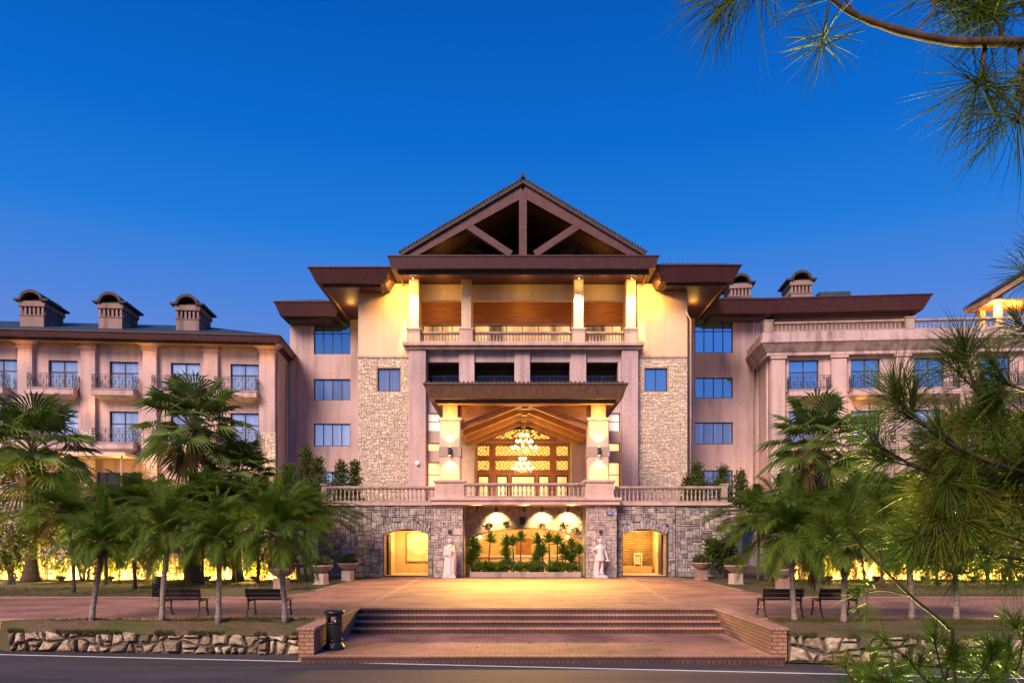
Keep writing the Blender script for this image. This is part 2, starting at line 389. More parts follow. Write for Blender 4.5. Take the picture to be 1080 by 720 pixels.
# ------------------------------------------------------------------ wall helpers
def wall(mb, x0, x1, z0, z1, y, holes, depth=.25, arcs=None, mi=0, mir=None):
    """a wall skin facing -y with real openings and reveals; holes (x0,x1,z0,z1[,rise])"""
    mir = mi if mir is None else mir
    xs = sorted({x0, x1, *[h[0] for h in holes], *[h[1] for h in holes]}); xs = [x for x in xs if x0 <= x <= x1]
    zs = sorted({z0, z1, *[h[2] for h in holes], *[h[3] for h in holes]}); zs = [z for z in zs if z0 <= z <= z1]
    for i in range(len(xs)-1):
        for j in range(len(zs)-1):
            cx, cz = (xs[i]+xs[i+1])/2, (zs[j]+zs[j+1])/2
            if any(h[0] < cx < h[1] and h[2] < cz < h[3] for h in holes): continue
            mb.face([(xs[i],y,zs[j]),(xs[i+1],y,zs[j]),(xs[i+1],y,zs[j+1]),(xs[i],y,zs[j+1])], mi)
    for h in holes:
        a, b, c, d = h[:4]; rise = h[4] if len(h) > 4 else 0; Y = y+depth
        if rise:
            n = 14; pts = []
            for k in range(n+1):
                u = k/n; pts.append((a+(b-a)*u, d-rise+rise*(1-(2*u-1)**2)))
            for (xa, za), (xb, zb) in zip(pts, pts[1:]):
                mb.face([(xa,y,za),(xb,y,zb),(xb,y,d),(xa,y,d)], mi)
                mb.face([(xa,y,za),(xa,Y,za),(xb,Y,zb),(xb,y,zb)], mir)
            d -= rise
        else:
            mb.face([(a,y,d),(a,Y,d),(b,Y,d),(b,y,d)], mir)
        mb.face([(a,y,c),(a,Y,c),(a,Y,d),(a,y,d)], mir); mb.face([(b,y,d),(b,Y,d),(b,Y,c),(b,y,c)], mir)
        mb.face([(a,y,c),(b,y,c),(b,Y,c),(a,Y,c)], mir)
def ashlar(mb, x0, x1, z0, z1, y, cw, ch, block=None, proud=.05, maxw=4, maxh=3, seed=1):
    r = random.Random(seed); nx, nz = max(1, round((x1-x0)/cw)), max(1, round((z1-z0)/ch)); cw, ch = (x1-x0)/nx, (z1-z0)/nz
    used = [[False]*nx for _ in range(nz)]
    if block:
        for j in range(nz):
            for i in range(nx):
                if block(x0+i*cw, x0+(i+1)*cw, z0+j*ch, z0+(j+1)*ch): used[j][i] = True
    for j in range(nz):
        for i in range(nx):
            if used[j][i]: continue
            W, H = r.randint(1, maxw), r.randint(1, maxh)
            if W == 1 and H == 1: W = 2
            w_ = 1
            while w_ < W and i+w_ < nx and not used[j][i+w_]: w_ += 1
            h_ = 1
            while h_ < H and j+h_ < nz and not any(used[j+h_][i:i+w_]): h_ += 1
            for b in range(h_):
                for a in range(w_): used[j+b][i+a] = True
            stone(mb, x0+i*cw, x0+(i+w_)*cw, z0+j*ch, z0+(j+h_)*ch, y, r, proud)
def stone(mb, a, b, c, d, y, r, proud):
    g = .012; p = proud*r.uniform(.6, 1.2); e = .022; J = lambda: r.uniform(-.008, .008)
    o = [(a+g+J(),c+g+J()),(b-g+J(),c+g+J()),(b-g+J(),d-g+J()),(a+g+J(),d-g+J())]
    q = [(a+g+e,c+g+e),(b-g-e,c+g+e),(b-g-e,d-g-e),(a+g+e,d-g-e)]
    k = len(mb.v)
    mb.v += [(x,y,z) for x, z in o] + [(x,y-p*.75,z) for x, z in o] + [(x,y-p+J(),z) for x, z in q]
    for s in (0, 4):
        for i in range(4):
            mb.f.append((k+s+i, k+s+(i+1)%4, k+s+4+(i+1)%4, k+s+4+i)); mb.m.append(0)
    mb.f.append((k+8,k+9,k+10,k+11)); mb.m.append(0)
def window(parent, x0, x1, z0, z1, y, vert=(), hor=(), mat='glass_blue', bar=.06, name='window'):
    m = MB(); d = .07
    m.box(x0, x0+bar, y-d, y, z0, z1); m.box(x1-bar, x1, y-d, y, z0, z1)
    m.box(x0+bar, x1-bar, y-d, y, z0, z0+bar); m.box(x0+bar, x1-bar, y-d, y, z1-bar, z1)
    for v in vert: xx = x0+(x1-x0)*v; m.box(xx-bar*.45, xx+bar*.45, y-d*.9, y-.002, z0+bar, z1-bar)
    for h in hor: zz = z0+(z1-z0)*h; m.box(x0+bar, x1-bar, y-d*.8, y-.004, zz-bar*.45, zz+bar*.45)
    f = m.build(name, M['frame'], parent)
    g = MB(); g.face([(x0+bar*.5,y-.02,z0+bar*.5),(x1-bar*.5,y-.02,z0+bar*.5),(x1-bar*.5,y-.02,z1-bar*.5),(x0+bar*.5,y-.02,z1-bar*.5)])
    g.build('pane', M[mat], f)
    return f
BAL = None
def baluster_mesh(h, mat):
    m = MB()
    m.lathe([(.055,0),(.055,.05),(.032,.09),(.060,.26),(.062,.34),(.036,.52),(.03,.66),(.05,.80),(.038,.86),(.055,.93),(.055,1)], n=8)
    me = bpy.data.meshes.new('baluster'); me.from_pydata([(x,y,z*h) for x,y,z in m.v], [], m.f); me.materials.append(mat)
    me.polygons.foreach_set('use_smooth', [True]*len(me.polygons)); return me
def balustrade(parent, x0, x1, y, z, h, step, posts=(), mat='balus', pw=.3):
    org = ORG.get(parent.name, (0,0,0)); m = MB(); mt = M[mat]
    m.box(x0, x1, y-.14, y+.14, z, z+.12); m.box(x0, x1, y-.15, y+.15, z+h-.12, z+h); m.box(x0, x1, y-.11, y+.11, z+h-.16, z+h-.121)
    for p in posts: m.box(p-pw/2, p+pw/2, y-pw/2-.03, y+pw/2+.03, z+.001, z+h+.04); m.box(p-pw/2-.05, p+pw/2+.05, y-pw/2-.08, y+pw/2+.08, z+h+.04, z+h+.12)
    part = m.build('balustrade', mt, parent, bevel=.012)
    me = baluster_mesh(h-.28, mt); n = int((x1-x0)/step)
    for i in range(n):
        x = x0+(i+.5)*(x1-x0)/n
        if any(abs(x-p) < pw/2+.06 for p in posts): continue
        o = bpy.data.objects.new('baluster', me); col.objects.link(o); o.parent = part
        o.location = (x-org[0], y-org[1], z+.12-org[2])
    return part
def fascia(parent, x0, x1, y0, y1, z0, z1, slant=.35, lip=.25, soffit_mat='soffit', name='eaves', step=.3, sof=None, ring=0, mats=('fascia',)):
    """a slanted fascia ring: wider at the top, with a dark set-back lip and a soffit"""
    m = MB()
    lo = (x0+slant, x1-slant, y0+slant, y1-slant); hi = (x0, x1, y0, y1)
    m.frustum(lo, hi, z0, z1-.07, 0)
    m.box(x0-.05, x1+.05, y0-.05, y1+.05, z1-.07, z1, 0)
    l2 = (lo[0]+step, lo[1]-step, lo[2]+step, lo[3]-step)
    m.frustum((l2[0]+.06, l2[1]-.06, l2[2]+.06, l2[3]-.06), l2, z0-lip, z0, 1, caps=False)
    l3 = (l2[0]+.07, l2[1]-.07, l2[2]+.07, l2[3]-.07)
    zz = z0-lip+.04 if sof is None else sof
    if ring:
        a, b, c, d = l3; e = ring
        for q in ((a,b,c,c+e),(a,a+e,c+e,d),(b-e,b,c+e,d)): m.box(q[0],q[1],q[2],q[3],zz,zz+.12,2)
    else:
        m.face([(l3[0],l3[2],zz),(l3[0],l3[3],zz),(l3[1],l3[3],zz),(l3[1],l3[2],zz)], 2)
        if sof is not None:
            a, b, c, d = l3; z9 = z0-lip+.001
            for p, q in (((a,c),(b,c)),((b,c),(b,d)),((b,d),(a,d)),((a,d),(a,c))): m.face([(*p,z9),(*q,z9),(*q,zz),(*p,zz)], 2)
    return m.build(name, [M[mats[0]], M['fascia_dark'], M[soffit_mat]], parent)
def hip(parent, x0, x1, y0, y1, z, rise, mat='tile_dark', name='roof', inset=None):
    m = MB(); t = min(x1-x0, y1-y0)/2 if inset is None else inset
    a = [(x0,y0,z),(x1,y0,z),(x1,y1,z),(x0,y1,z)]; b = [(x0+t,y0+t,z+rise),(x1-t,y0+t,z+rise),(x1-t,y1-t,z+rise),(x0+t,y1-t,z+rise)]
    for i in range(4): m.face([a[i], a[(i+1)%4], b[(i+1)%4], b[i]])
    m.face(b)
    return m.build(name, M[mat], parent)

exec_sections = []
# ================================================================== GROUND
def sheet(name, polys, mat, kind='structure', parent=None):
    m = MB()
    for p in polys: m.face(p)
    return tag(m.build(name, M[mat], parent), kind=kind)
rx, ry = .990, -.139                                     # direction of the road
def road_at(x, off=0.0): return 18.26 + (x+12.2)*(ry/rx) + off
sheet('ground', [[(-3000,-3000,-.80),(3000,-3000,-.80),(3000,3000,-.80),(-3000,3000,-.80)]], 'verge')
def strip_y(o1, o2, z, x0=-90, x1=90): return [(x0,road_at(x0,o1),z),(x1,road_at(x1,o1),z),(x1,road_at(x1,o2),z),(x0,road_at(x0,o2),z)]
sheet('road', [strip_y(-7.5, .95, -.750)], 'asphalt')
sheet('road_edge_line', [strip_y(-.045, .055, -.746)], 'white_paint')
# near verge: the bank the camera stands on
m = MB(); nx, ny = 60, 16; g = {}
for i in range(nx+1):
    for j in range(ny+1):
        x = -30+60*i/nx; e = road_at(x, -7.3); y = -10 + (e+10)*j/ny
        t = min(1, max(0, (e-y)/7.0)); z = -.76 + 1.05*t*t*(3-2*t) + (rnd.uniform(-.05,.05) if j < ny else 0)
        g[i,j] = len(m.v); m.v.append((x,y,z))
for i in range(nx):
    for j in range(ny): m.f.append((g[i,j],g[i+1,j],g[i+1,j+1],g[i,j+1])); m.m.append(0)
tag(m.build('near_verge', M['verge'], smooth=True), kind='structure')
# terrace: walkway, plaza, lawn
KY = 19.3
sheet('lawn', [[(-90,KY+.1,-.012),(-4.9,KY+.1,-.012),(-4.9,60,-.012),(-90,60,-.012)],[(6.15,KY+.1,-.012),(90,KY+.1,-.012),(90,60,-.012),(6.15,60,-.012)],[(-4.9,22.3,-.012),(6.15,22.3,-.012),(6.15,60,-.012),(-4.9,60,-.012)]], 'lawn')
sheet('plaza', [[(-60,KY,0),(-4.86,KY,0),(-4.86,26.3,0),(-60,26.3,0)],[(6.11,KY,0),(60,KY,0),(60,26.3,0),(6.11,26.3,0)],
                [(-4.86,22.2,0),(6.11,22.2,0),(6.11,26.3,0),(-4.86,26.3,0)],
                [(-7.6,26.3,0),(8.7,26.3,0),(8.75,38.2,0),(8.3,40.4,0),(-6.9,40.4,0),(-7.7,37.5,0)],
                [(-8.6,26.3,0),(-7.6,26.3,0),(-7.6,29.5,0)],[(8.7,26.3,0),(9.8,26.3,0),(8.7,29.5,0)]], 'paving')
sheet('paving_bands', [[(-4.62,24.9,.004),(-4.37,24.9,.004),(-4.77,40.3,.004),(-5.02,40.3,.004)],[(4.85,24.9,.004),(5.10,24.9,.004),(5.98,40.3,.004),(5.73,40.3,.004)],
                       [(-9,24.55,.004),(9.5,24.55,.004),(9.5,24.8,.004),(-9,24.8,.004)],[(-4.45,22.2,.005),(5.7,22.2,.005),(5.7,22.42,.005),(-4.45,22.42,.005)],
                       [(-7.84,29.6,.004),(-7.6,29.6,.004),(-7.7,37.4,.004),(-7.94,37.4,.004)],[(8.7,29.6,.004),(8.94,29.6,.004),(8.99,38.1,.004),(8.75,38.1,.004)]], 'paving_band')
m = MB(); m.box(-60,-4.87,KY-.12,KY-.002,-.25,.012); m.box(6.12,60,KY-.12,KY-.002,-.25,.012)
tag(m.build('walkway_kerb', M['kerb'], bevel=.015), kind='structure')
m = MB()
m.box(-60,-8.62,26.30,26.42,-.1,.02); m.box(9.82,60,26.30,26.42,-.1,.02)
tag(m.build('lawn_kerb', M['kerb']), kind='structure')
# planted strips between the kerb and the boulder walls
def soil_strip(name, pts_back, pts_front, seed):
    r = random.Random(seed); m = MB(); n = len(pts_back); k = 8; ids = {}
    for i in range(n):
        for j in range(k+1):
            t = j/k; a, b = Vector(pts_back[i]), Vector(pts_front[i]); p = a.lerp(b, t)
            z = p.z + (r.uniform(-.02,.035) if 0 < j < k else 0) + .07*math.sin(math.pi*t)
            ids[i,j] = len(m.v); m.v.append((p.x, p.y, z))
    for i in range(n):
        b = Vector(pts_front[i]); ids[i,k+1] = len(m.v); m.v.append((b.x, b.y-.01, b.z-.07 if b.x > -12.3 else -.85))
    for i in range(n-1):
        for j in range(k+1): m.f.append((ids[i,j],ids[i,j+1],ids[i+1,j+1],ids[i+1,j])); m.m.append(0)
    return tag(m.build(name, M['strip']), kind='structure')
LA, LB = (-12.4, 18.9), (-4.88, 18.17); RA, RB = (6.13, 17.2), (16.0, 15.75)
xs = [-40,-30,-22,-17,-14,-12.9,-12.4] + [-12.4+7.52*i/24 for i in range(1,25)]
bk = [(x, KY-.11, -.02) for x in xs]; fr = []
for x in xs:
    if x <= -12.6: fr.append((x, road_at(x, .9)-.05, -.755))
    else: fr.append((x, LA[1]+(min(x,-4.88)-LA[0])*(LB[1]-LA[1])/(LB[0]-LA[0])-.07, -.225))
soil_strip('left_bed', bk, fr, 3)
xs = [6.12] + [6.3+9.7*i/30 for i in range(31)] + [20, 30, 45]
soil_strip('right_bed', [(x, KY-.11, -.02) for x in xs], [(x, RA[1]+(x-RA[0])*(RB[1]-RA[1])/(RB[0]-RA[0])-.07, -.115) for x in xs], 4)
# landing in front of the steps
m = MB(); m.box(-4.72, 5.97, 17.0, 21.2, -.80, -.60)
tag(m.build('landing', M['paving']), kind='structure')
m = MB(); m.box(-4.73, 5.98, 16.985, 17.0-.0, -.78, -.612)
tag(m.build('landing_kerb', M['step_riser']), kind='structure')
sheet('landing_edging', [[(-4.72,17.0,-.596),(5.97,17.0,-.596),(5.97,17.24,-.596),(-4.72,17.24,-.596)],[(5.50,17.24,-.596),(5.74,17.24,-.596),(5.74,21.0,-.596),(5.50,21.0,-.596)],[(-4.49,17.24,-.596),(-4.25,17.24,-.596),(-4.25,21.0,-.596),(-4.49,21.0,-.596)]], 'step_tread')
# far hill
m = MB(); pts = []
n = 60
for i in range(n+1):
    x = -260+520*i/n; h = 8+26*math.exp(-((x+190)/60)**2)+14*math.exp(-((x-230)/90)**2)+2*math.sin(x*.09)
    pts.append((x,h))
for (xa,ha),(xb,hb) in zip(pts,pts[1:]):
    m.face([(xa,240,-1),(xb,240,-1),(xb,300,hb),(xa,300,ha)]); m.face([(xa,300,ha),(xb,300,hb),(xb,420,-1),(xa,420,-1)])
tag(m.build('distant_hill', M['juniper'], smooth=True), kind='structure')

# ------------------------------------------------------------------ steps and cheek walls
st = empty('entrance_steps', (.6, 21.6, -.6), label='four wide brick steps with dark risers leading up to the paved plaza', cat='steps')
SX0, SX1 = -4.5, 5.75
for i in range(4):
    y = 21.1 + .367*i; z1 = -.45+.15*i
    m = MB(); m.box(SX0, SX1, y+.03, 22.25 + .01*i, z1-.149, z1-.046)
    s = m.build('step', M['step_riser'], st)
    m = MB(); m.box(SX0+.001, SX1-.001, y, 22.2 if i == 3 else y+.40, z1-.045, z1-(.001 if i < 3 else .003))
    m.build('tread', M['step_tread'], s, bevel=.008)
for x0, x1, lab in ((-4.86,-4.502,'brick cheek wall beside the black litter bin at the steps'), (5.752,6.11,'brick cheek wall between the steps and the benches by the right boulder wall')):
    c = empty('cheek_wall', ((x0+x1)/2, 19.7, -.75), label=lab, cat='wall')
    m = MB(); m.box(x0, x1, 17.22, 22.2, -.76, -.05); m.build('wall_body', M['cheek_brick'], c, bevel=.01)
    m = MB(); m.box(x0-.02, x1+.02, 17.19, 22.22, -.05, .012); m.build('coping', M['step_tread'], c, bevel=.01)

# ------------------------------------------------------------------ boulder walls
def boulder_wall(A, B, z0, ztop, lab, seed, zt2=None):
    r = random.Random(seed); A = Vector((*A,0)); B = Vector((*B,0)); d = (B-A); Ln = d.length; d.normalize(); nrm = Vector((d.y,-d.x,0))
    root = empty('boulder_wall', ((A.x+B.x)/2, (A.y+B.y)/2, z0), label=lab, cat='wall')
    m = MB(); bk = MB()
    def Q(u, z, o): p = A + d*u + nrm*o; return (p.x, p.y, z)
    bk.face([Q(0,z0,0),Q(Ln,z0,0),Q(Ln,ztop-.03,0),Q(0,ztop-.03,0)]); bk.face([Q(0,ztop-.03,0),Q(Ln,ztop-.03,0),Q(Ln,ztop-.03,-.28),Q(0,ztop-.03,-.28)])
    bk.face([Q(0,z0,0),Q(0,ztop-.03,0),Q(0,ztop-.03,-.28),Q(0,z0,-.28)])
    bk.build('mortar_core', M['rubble_gap'], root)
    H = ztop-z0
    ph = [r.uniform(0,6.28) for _ in range(6)]
    def bnd(k, u, n): return z0+.01+(H-.01)*k/n+(0 if k in (0, n) else .07*math.sin(u*2.3+ph[k])+.05*math.sin(u*5.1+ph[k+1]))+(.03*math.sin(u*3+ph[4])+.02*math.sin(u*9) if k == n else 0)
    n_ = 2; u_edges = []
    def put(poly):
        cx = sum(p[0] for p in poly)/len(poly); cz = sum(p[1] for p in poly)/len(poly); n = len(poly); o = r.uniform(.04,.15); k0 = len(m.v)
        tx, tz = r.uniform(-.05,.05), r.uniform(-.05,.05)
        for sc, of in ((1.0,-.02),(.96,o*.55),(.74,o),(.38,o+.016)):
            for x, zz in poly: m.v.append(Q(cx+(x-cx)*sc, cz+(zz-cz)*sc, of+(tx*(x-cx)+tz*(zz-cz) if of > 0 else 0)+(r.uniform(-.012,.012) if of > 0 else 0)))
        for q in range(3):
            for k in range(n): m.f.append((k0+q*n+k,k0+q*n+(k+1)%n,k0+(q+1)*n+(k+1)%n,k0+(q+1)*n+k)); m.m.append(0)
        m.f.append(tuple(k0+3*n+k for k in range(n))); m.m.append(0)
    for row in range(n_):
        u = 0.0; sl = 0.0
        while u < Ln-.1:
            W = min(r.uniform(.15,.46), Ln-u); e = min(Ln, u+W); sl2 = r.uniform(-.07,.07) if e < Ln else 0
            g = r.uniform(.014,.030)
            def P4(a, k): return (a, bnd(k, a, n_))
            pts = [(u-sl+g, bnd(row,u,n_)+g), ((u+e)/2, bnd(row,(u+e)/2,n_)+g+r.uniform(0,.03)), (e-sl2-g, bnd(row,e,n_)+g), (e-g+r.uniform(-.02,.0), (bnd(row,e,n_)+bnd(row+1,e,n_))/2), (e+sl2-g, bnd(row+1,e,n_)-g), ((u+e)/2+r.uniform(-.05,.05), bnd(row+1,(u+e)/2,n_)-g-r.uniform(0,.03)), (u+sl+g, bnd(row+1,u,n_)-g), (u+g+r.uniform(0,.02), (bnd(row,u,n_)+bnd(row+1,u,n_))/2)]
            if r.random() < .30 and W > .2:      # two small stones one above the other
                zm = (bnd(row,(u+e)/2,n_)+bnd(row+1,(u+e)/2,n_))/2+r.uniform(-.05,.05)
                put([pts[0], pts[1], pts[2], (e-g, zm-g), ((u+e)/2, zm-g+r.uniform(-.02,.01)), (u+g, zm-g)]); put([(u+g, zm+g), ((u+e)/2, zm+g), (e-g, zm+g), pts[4], pts[5], pts[6]])
            else:
                c = r.uniform(.02,.07); q = pts[:]
                if r.random() < .6: q[6] = (q[6][0]+c, q[6][1]-c*.6)
                if r.random() < .6: q[2] = (q[2][0]-c, q[2][1]+c*.6)
                put(q)
            u = e; sl = sl2
    # flat capping pebbles
    u = 0
    m.build('stones', M['rubble'], root)
boulder_wall(LA, LB, -.76, -.25, 'low boulder retaining wall below the palms left of the steps', 5)
boulder_wall(RA, RB, -.76, -.14, 'low boulder retaining wall behind the young pines right of the steps', 9)

# ================================================================== PODIUM
pod = empty('podium_wall', (.5, 40.5, 0), label='dark ashlar stone podium with two lit arches under the hotel terrace', cat='podium')
ARL = (-6.9, -4.58, .06, 2.52, .30); ARR = (5.68, 7.98, .06, 2.52, .30)
PY = 40.5
m = MB()
wall(m, -10.4, -4.2, 0, 3.75, PY, [ARL], .85, mir=1); wall(m, 5.3, 11.4, 0, 3.75, PY, [ARR], .85, mir=1)
m.face([(-10.4,PY,0),(-10.4,52,0),(-10.4,52,3.75),(-10.4,PY,3.75)]); m.face([(11.4,PY,0),(11.4,52,0),(11.4,52,3.75),(11.4,PY,3.75)])
M['jamb'] = brick('jamb_stone', (.50,.33,.20), (.42,.27,.17), (.24,.16,.1), .4, .22, .015, True)
m.build('wall', [M['mortar_dark'], M['jamb']], pod)
def arch_block(h, marg=.0):
    a, b, c, d, rise = h
    def f(x0, x1, z0, z1):
        if x1 <= a-marg or x0 >= b+marg or z0 >= d+.42: return False
        top = d-rise+rise*(1-(2*min(1,max(0,((x0+x1)/2-a)/(b-a)))-1)**2)+.40
        if a-.02 < (x0+x1)/2 < b+.02: return z0 < top-.05
        if x1 > a-.02 and x0 < b+.02: return z0 < d+.2
        return False
    return f
m = MB()
ashlar(m, -10.4, -8.42, 0, 3.74, PY, .125, .12, None, .05, 4, 3, 11)
ashlar(m, -8.40, -4.2, 0, 3.74, PY-.06, .122, .12, arch_block(ARL), .05, 4, 3, 12)
ashlar(m, 5.3, 8.45, 0, 3.74, PY-.06, .122, .12, arch_block(ARR), .05, 4, 3, 13)
ashlar(m, 8.47, 11.4, 0, 3.74, PY, .125, .12, None, .05, 4, 3, 14)
m.build('ashlar_facing', M['stone_podium'], pod)
# backing under the proud parts, flush bed for the stones
m = MB(); wall(m, -8.42, -4.2, 0, 3.74, PY-.06, [ARL], .055); wall(m, 5.3, 8.47, 0, 3.74, PY-.06, [ARR], .055)
m.build('mortar_bed', M['mortar_dark'], pod)
for h in (ARL, ARR):
    a, b, c, d, rise = h; m = MB(); n = 15; r = random.Random(21)
    for k in range(n):
        u0, u1 = k/n, (k+1)/n
        def pt(u, o):
            x = a+(b-a)*u; z = d-rise+rise*(1-(2*u-1)**2); s = (u-.5)*.55
            return (x+s*o*1.2, z+o)
        hh = .40*r.uniform(.85,1.1); g = .006/(b-a)*2
        q = [pt(u0+g,.01), pt(u1-g,.01), pt(u1-g,hh), pt(u0+g,hh)]; p = r.uniform(.13,.17)
        k0 = len(m.v); m.v += [(x,PY+.05,z) for x,z in q]+[(x,PY-p,z) for x,z in q]
        for i in range(4): m.f.append((k0+i,k0+(i+1)%4,k0+4+(i+1)%4,k0+4+i)); m.m.append(0)
        m.f.append((k0+4,k0+5,k0+6,k0+7)); m.m.append(0)
    m.build('arch_stones', M['arch_stone'], pod)
# piers and slab of the portico front
for x0, x1, sd in ((-4.2,-2.7,31), (3.7,5.3,32)):
    m = MB(); m.box(x0+.02, x1-.02, 39.92, 41.9, 0, 3.74); p = m.build('pier', M['mortar_light'], pod)
    m = MB(); ashlar(m, x0, x1, 0, 3.73, 39.92, .13, .13, None, .05, 4, 3, sd)
    m.build('pier_facing', M['stone_pier'], p)
m = MB(); m.box(-4.32, 5.44, 39.62, 40.6, 3.75, 3.98); m.box(-4.40, 5.52, 39.52, 40.6, 3.98, 4.12)
m.box(-10.45, -4.33, 40.30, 40.85, 3.75, 3.88); m.box(5.45, 11.45, 40.30, 40.85, 3.75, 3.88)
m.build('slab_edge', M['trim'], pod, bevel=.015)
m = MB(); m.face([(-10.4,40.5,3.86),(11.4,40.5,3.86),(11.4,56,3.86),(-10.4,56,3.86)]); m.build('deck', M['kerb'], pod)
balustrade(pod, -10.2, -4.2, 40.6, 3.88, .90, .215, posts=(-10.05,))
balustrade(pod, 5.3, 11.2, 40.6, 3.88, .90, .215, posts=(11.05,))
balustrade(pod, -2.65, 3.65, 40.2, 4.12, .80, .225)
# recess behind the dracaenas: stone screen with a segmental arch
RC = (-2.45, 3.55, 0, 2.52, .48)
m = MB(); wall(m, -2.7, 3.7, 0, 3.74, 42.0, [RC], .35); m.face([(-2.7,40.6,0),(-2.7,42,0),(-2.7,42,3.74),(-2.7,40.6,3.74)]); m.face([(3.7,40.6,0),(3.7,42,0),(3.7,42,3.74),(3.7,40.6,3.74)])
m.face([(-2.7,40.6,3.74),(3.7,40.6,3.74),(3.7,42,3.74),(-2.7,42,3.74)])
m.build('recess_wall', M['mortar_light'], pod)
m = MB(); ashlar(m, -2.7, 3.7, 0, 3.72, 42.0, .13, .13, arch_block(RC), .035, 3, 2, 41); m.build('recess_facing', M['stone_pier'], pod)
m = MB(); n = 24
for k in range(n):
    u0, u1 = k/n, (k+1)/n; f = lambda u: (RC[0]+(RC[1]-RC[0])*u, RC[3]-RC[4]+RC[4]*(1-(2*u-1)**2))
    (xa,za),(xb,zb) = f(u0), f(u1)
    m.face([(xa,41.86,za),(xb,41.86,zb),(xb,41.86,zb+.10),(xa,41.86,za+.10)]); m.face([(xa,41.86,za+.1),(xb,41.86,zb+.1),(xb,42.02,zb+.1),(xa,42.02,za+.1)]); m.face([(xa,41.86,za),(xa,42.02,za),(xb,42.02,zb),(xb,41.86,zb)])
m.build('arch_band', M['wood_panel'], pod)
M['warm_plaster'] = plaster('warm_plaster', (.62,.46,.28), .2)
m = MB(); m.box(-2.8, 3.9, 45.2, 45.4, 0, 3.4); m.box(-3.0,-2.8,42.35,45.3,0,3.4); m.box(3.9,4.1,42.35,45.3,0,3.4); m.box(-3,4.1,42.35,45.4,3.4,3.6); m.box(-3,4.1,42.1,45.3,-.1,.02)
m.build('recess_room', M['warm_plaster'], pod)
m = MB(); m.box(-2.3, 3.4, 43.6, 44.0, 0, .98); m.box(-2.35, 3.45, 43.5, 44.1, .98, 1.08)
m.build('counter', M['warm_plaster'], pod)
m = MB()
for x in (-1.45, .45, 2.35): m.box(x-.32, x+.32, 43.57, 43.598, .35, .72)
m.build('counter_vent', M['wood_panel'], pod)
m = MB(); m.box(.05, .95, 45.12, 45.198, .02, 2.05); m.build('back_room_joinery', M['wood_panel'], pod)
m = MB()
for x in (-2.05, -.55, 1.5, 3.1): m.sphere((x, 45.0, 2.1), .09)
m.build('back_room_lamps', M['bulb'], pod, True)
# passages behind the two arches
for (a, b), mt in (((-6.9,-4.58), 'warm_plaster'), ((5.68,7.98), 'recess_stone')):
    if mt not in M: M[mt] = brick(mt, (.60,.40,.17), (.40,.25,.10), (.14,.085,.035), .22, .10, .02, True)
    m = MB()
    m.box(a-.1, b+.1, 44.6, 44.8, 0, 2.7, 1); m.box(a-.25, a-.02, 41.36, 44.6, 0, 2.7); m.box(b+.02, b+.25, 41.36, 44.6, 0, 2.7)
    m.box(a-.1, b+.1, 41.36, 44.7, 2.42, 2.6); m.box(a-.1, b+.1, 40.52, 44.6, -.1, .055)
    m.build('passage', [M['warm_plaster'], M[mt]], pod)
for x, s in ((-6.88, 1), (7.96, -1)):
    m = MB(); m.box(min(x, x+s*.06), max(x, x+s*.06), 41.40, 42.35, .06, 2.25)
    m.box(min(x+s*.06, x+s*.075), max(x+s*.06, x+s*.075), 41.5, 42.25, .3, 2.1)
    d = m.build('door', M['fascia_dark'], pod)
    m = MB(); m.tube([(x+s*.13, 42.2, 1.0),(x+s*.13, 42.2, 1.3)], .016, 6); m.build('handle', M['brass'], d)
# lights in podium
for x in (-5.7, 6.85): point((x, 43.3, 2.0), 44, (1,.62,.20), .15)
for x in (-1.6, .5, 2.6): point((x, 42.8, 2.1), 36, (1,.58,.13), .12)
for x in (-1.0, 1.45, 2.85):
    spot((x, 41.25, 3.45), (x+.02, 42.0, 2.75), 95, (1,.72,.28), 95, .7)
for x in (-1.9, .5, 2.9): spot((x, 39.9, 3.65), (x*1.6, 30.5, 0), 1150, (1,.52,.085), 122, 1.0, .25); spot((x, 39.6, 3.6), (x*1.7, 30.5, 0), 1100, (1,.52,.10), 46, 1.0, .25)

# ================================================================== PORTICO
por = empty('portico', (.55, 44, 3.86), label='warmly lit porte-cochere with two square columns and a flat tiled canopy', cat='portico')
for cxx in (-3.42, 4.42):
    m = MB(); m.box(cxx-.76, cxx+.76, 40.15, 41.75, 4.12, 4.95); m.box(cxx-.84, cxx+.84, 40.07, 41.83, 4.95, 5.08); m.frustum((cxx-.82,cxx+.82,40.09,41.81),(cxx-.77,cxx+.77,40.14,41.76),4.121,4.30)
    ped = m.build('pedestal', M['trim'], por, bevel=.015)
    m = MB(); m.box(cxx-.55, cxx+.55, 40.45, 41.55, 5.08, 8.25)
    c = m.build('column', M['plaster_cream'], por, bevel=.05)
    m = MB(); m.box(cxx-.585, cxx+.585, 40.415, 41.585, 6.33, 6.85); m.build('band', M['balus'], c, bevel=.01)
    m = MB(); m.box(cxx-.62, cxx+.62, 40.38, 41.62, 8.25, 8.38); m.box(cxx-.40, cxx+.40, 40.6, 41.4, 8.38, 9.1); m.box(cxx-.66,cxx+.66,40.34,41.66,8.72,8.80) if False else None
    m.build('capital', M['plaster_cream'], c, bevel=.015)
    s = 1 if cxx < 0 else -1
    # rear column
    m = MB(); m.box(cxx-.5+s*.35, cxx+.5+s*.35, 48.6, 49.6, 3.86, 8.4); m.build('column', M['plaster_cream'], por, bevel=.03)
fascia(por, -4.66, 5.77, 39.3, 49.9, 9.22, 9.98, .22, .20, 'soffit', 'canopy_fascia', .28, ring=1.35, mats=('fascia_canopy',))
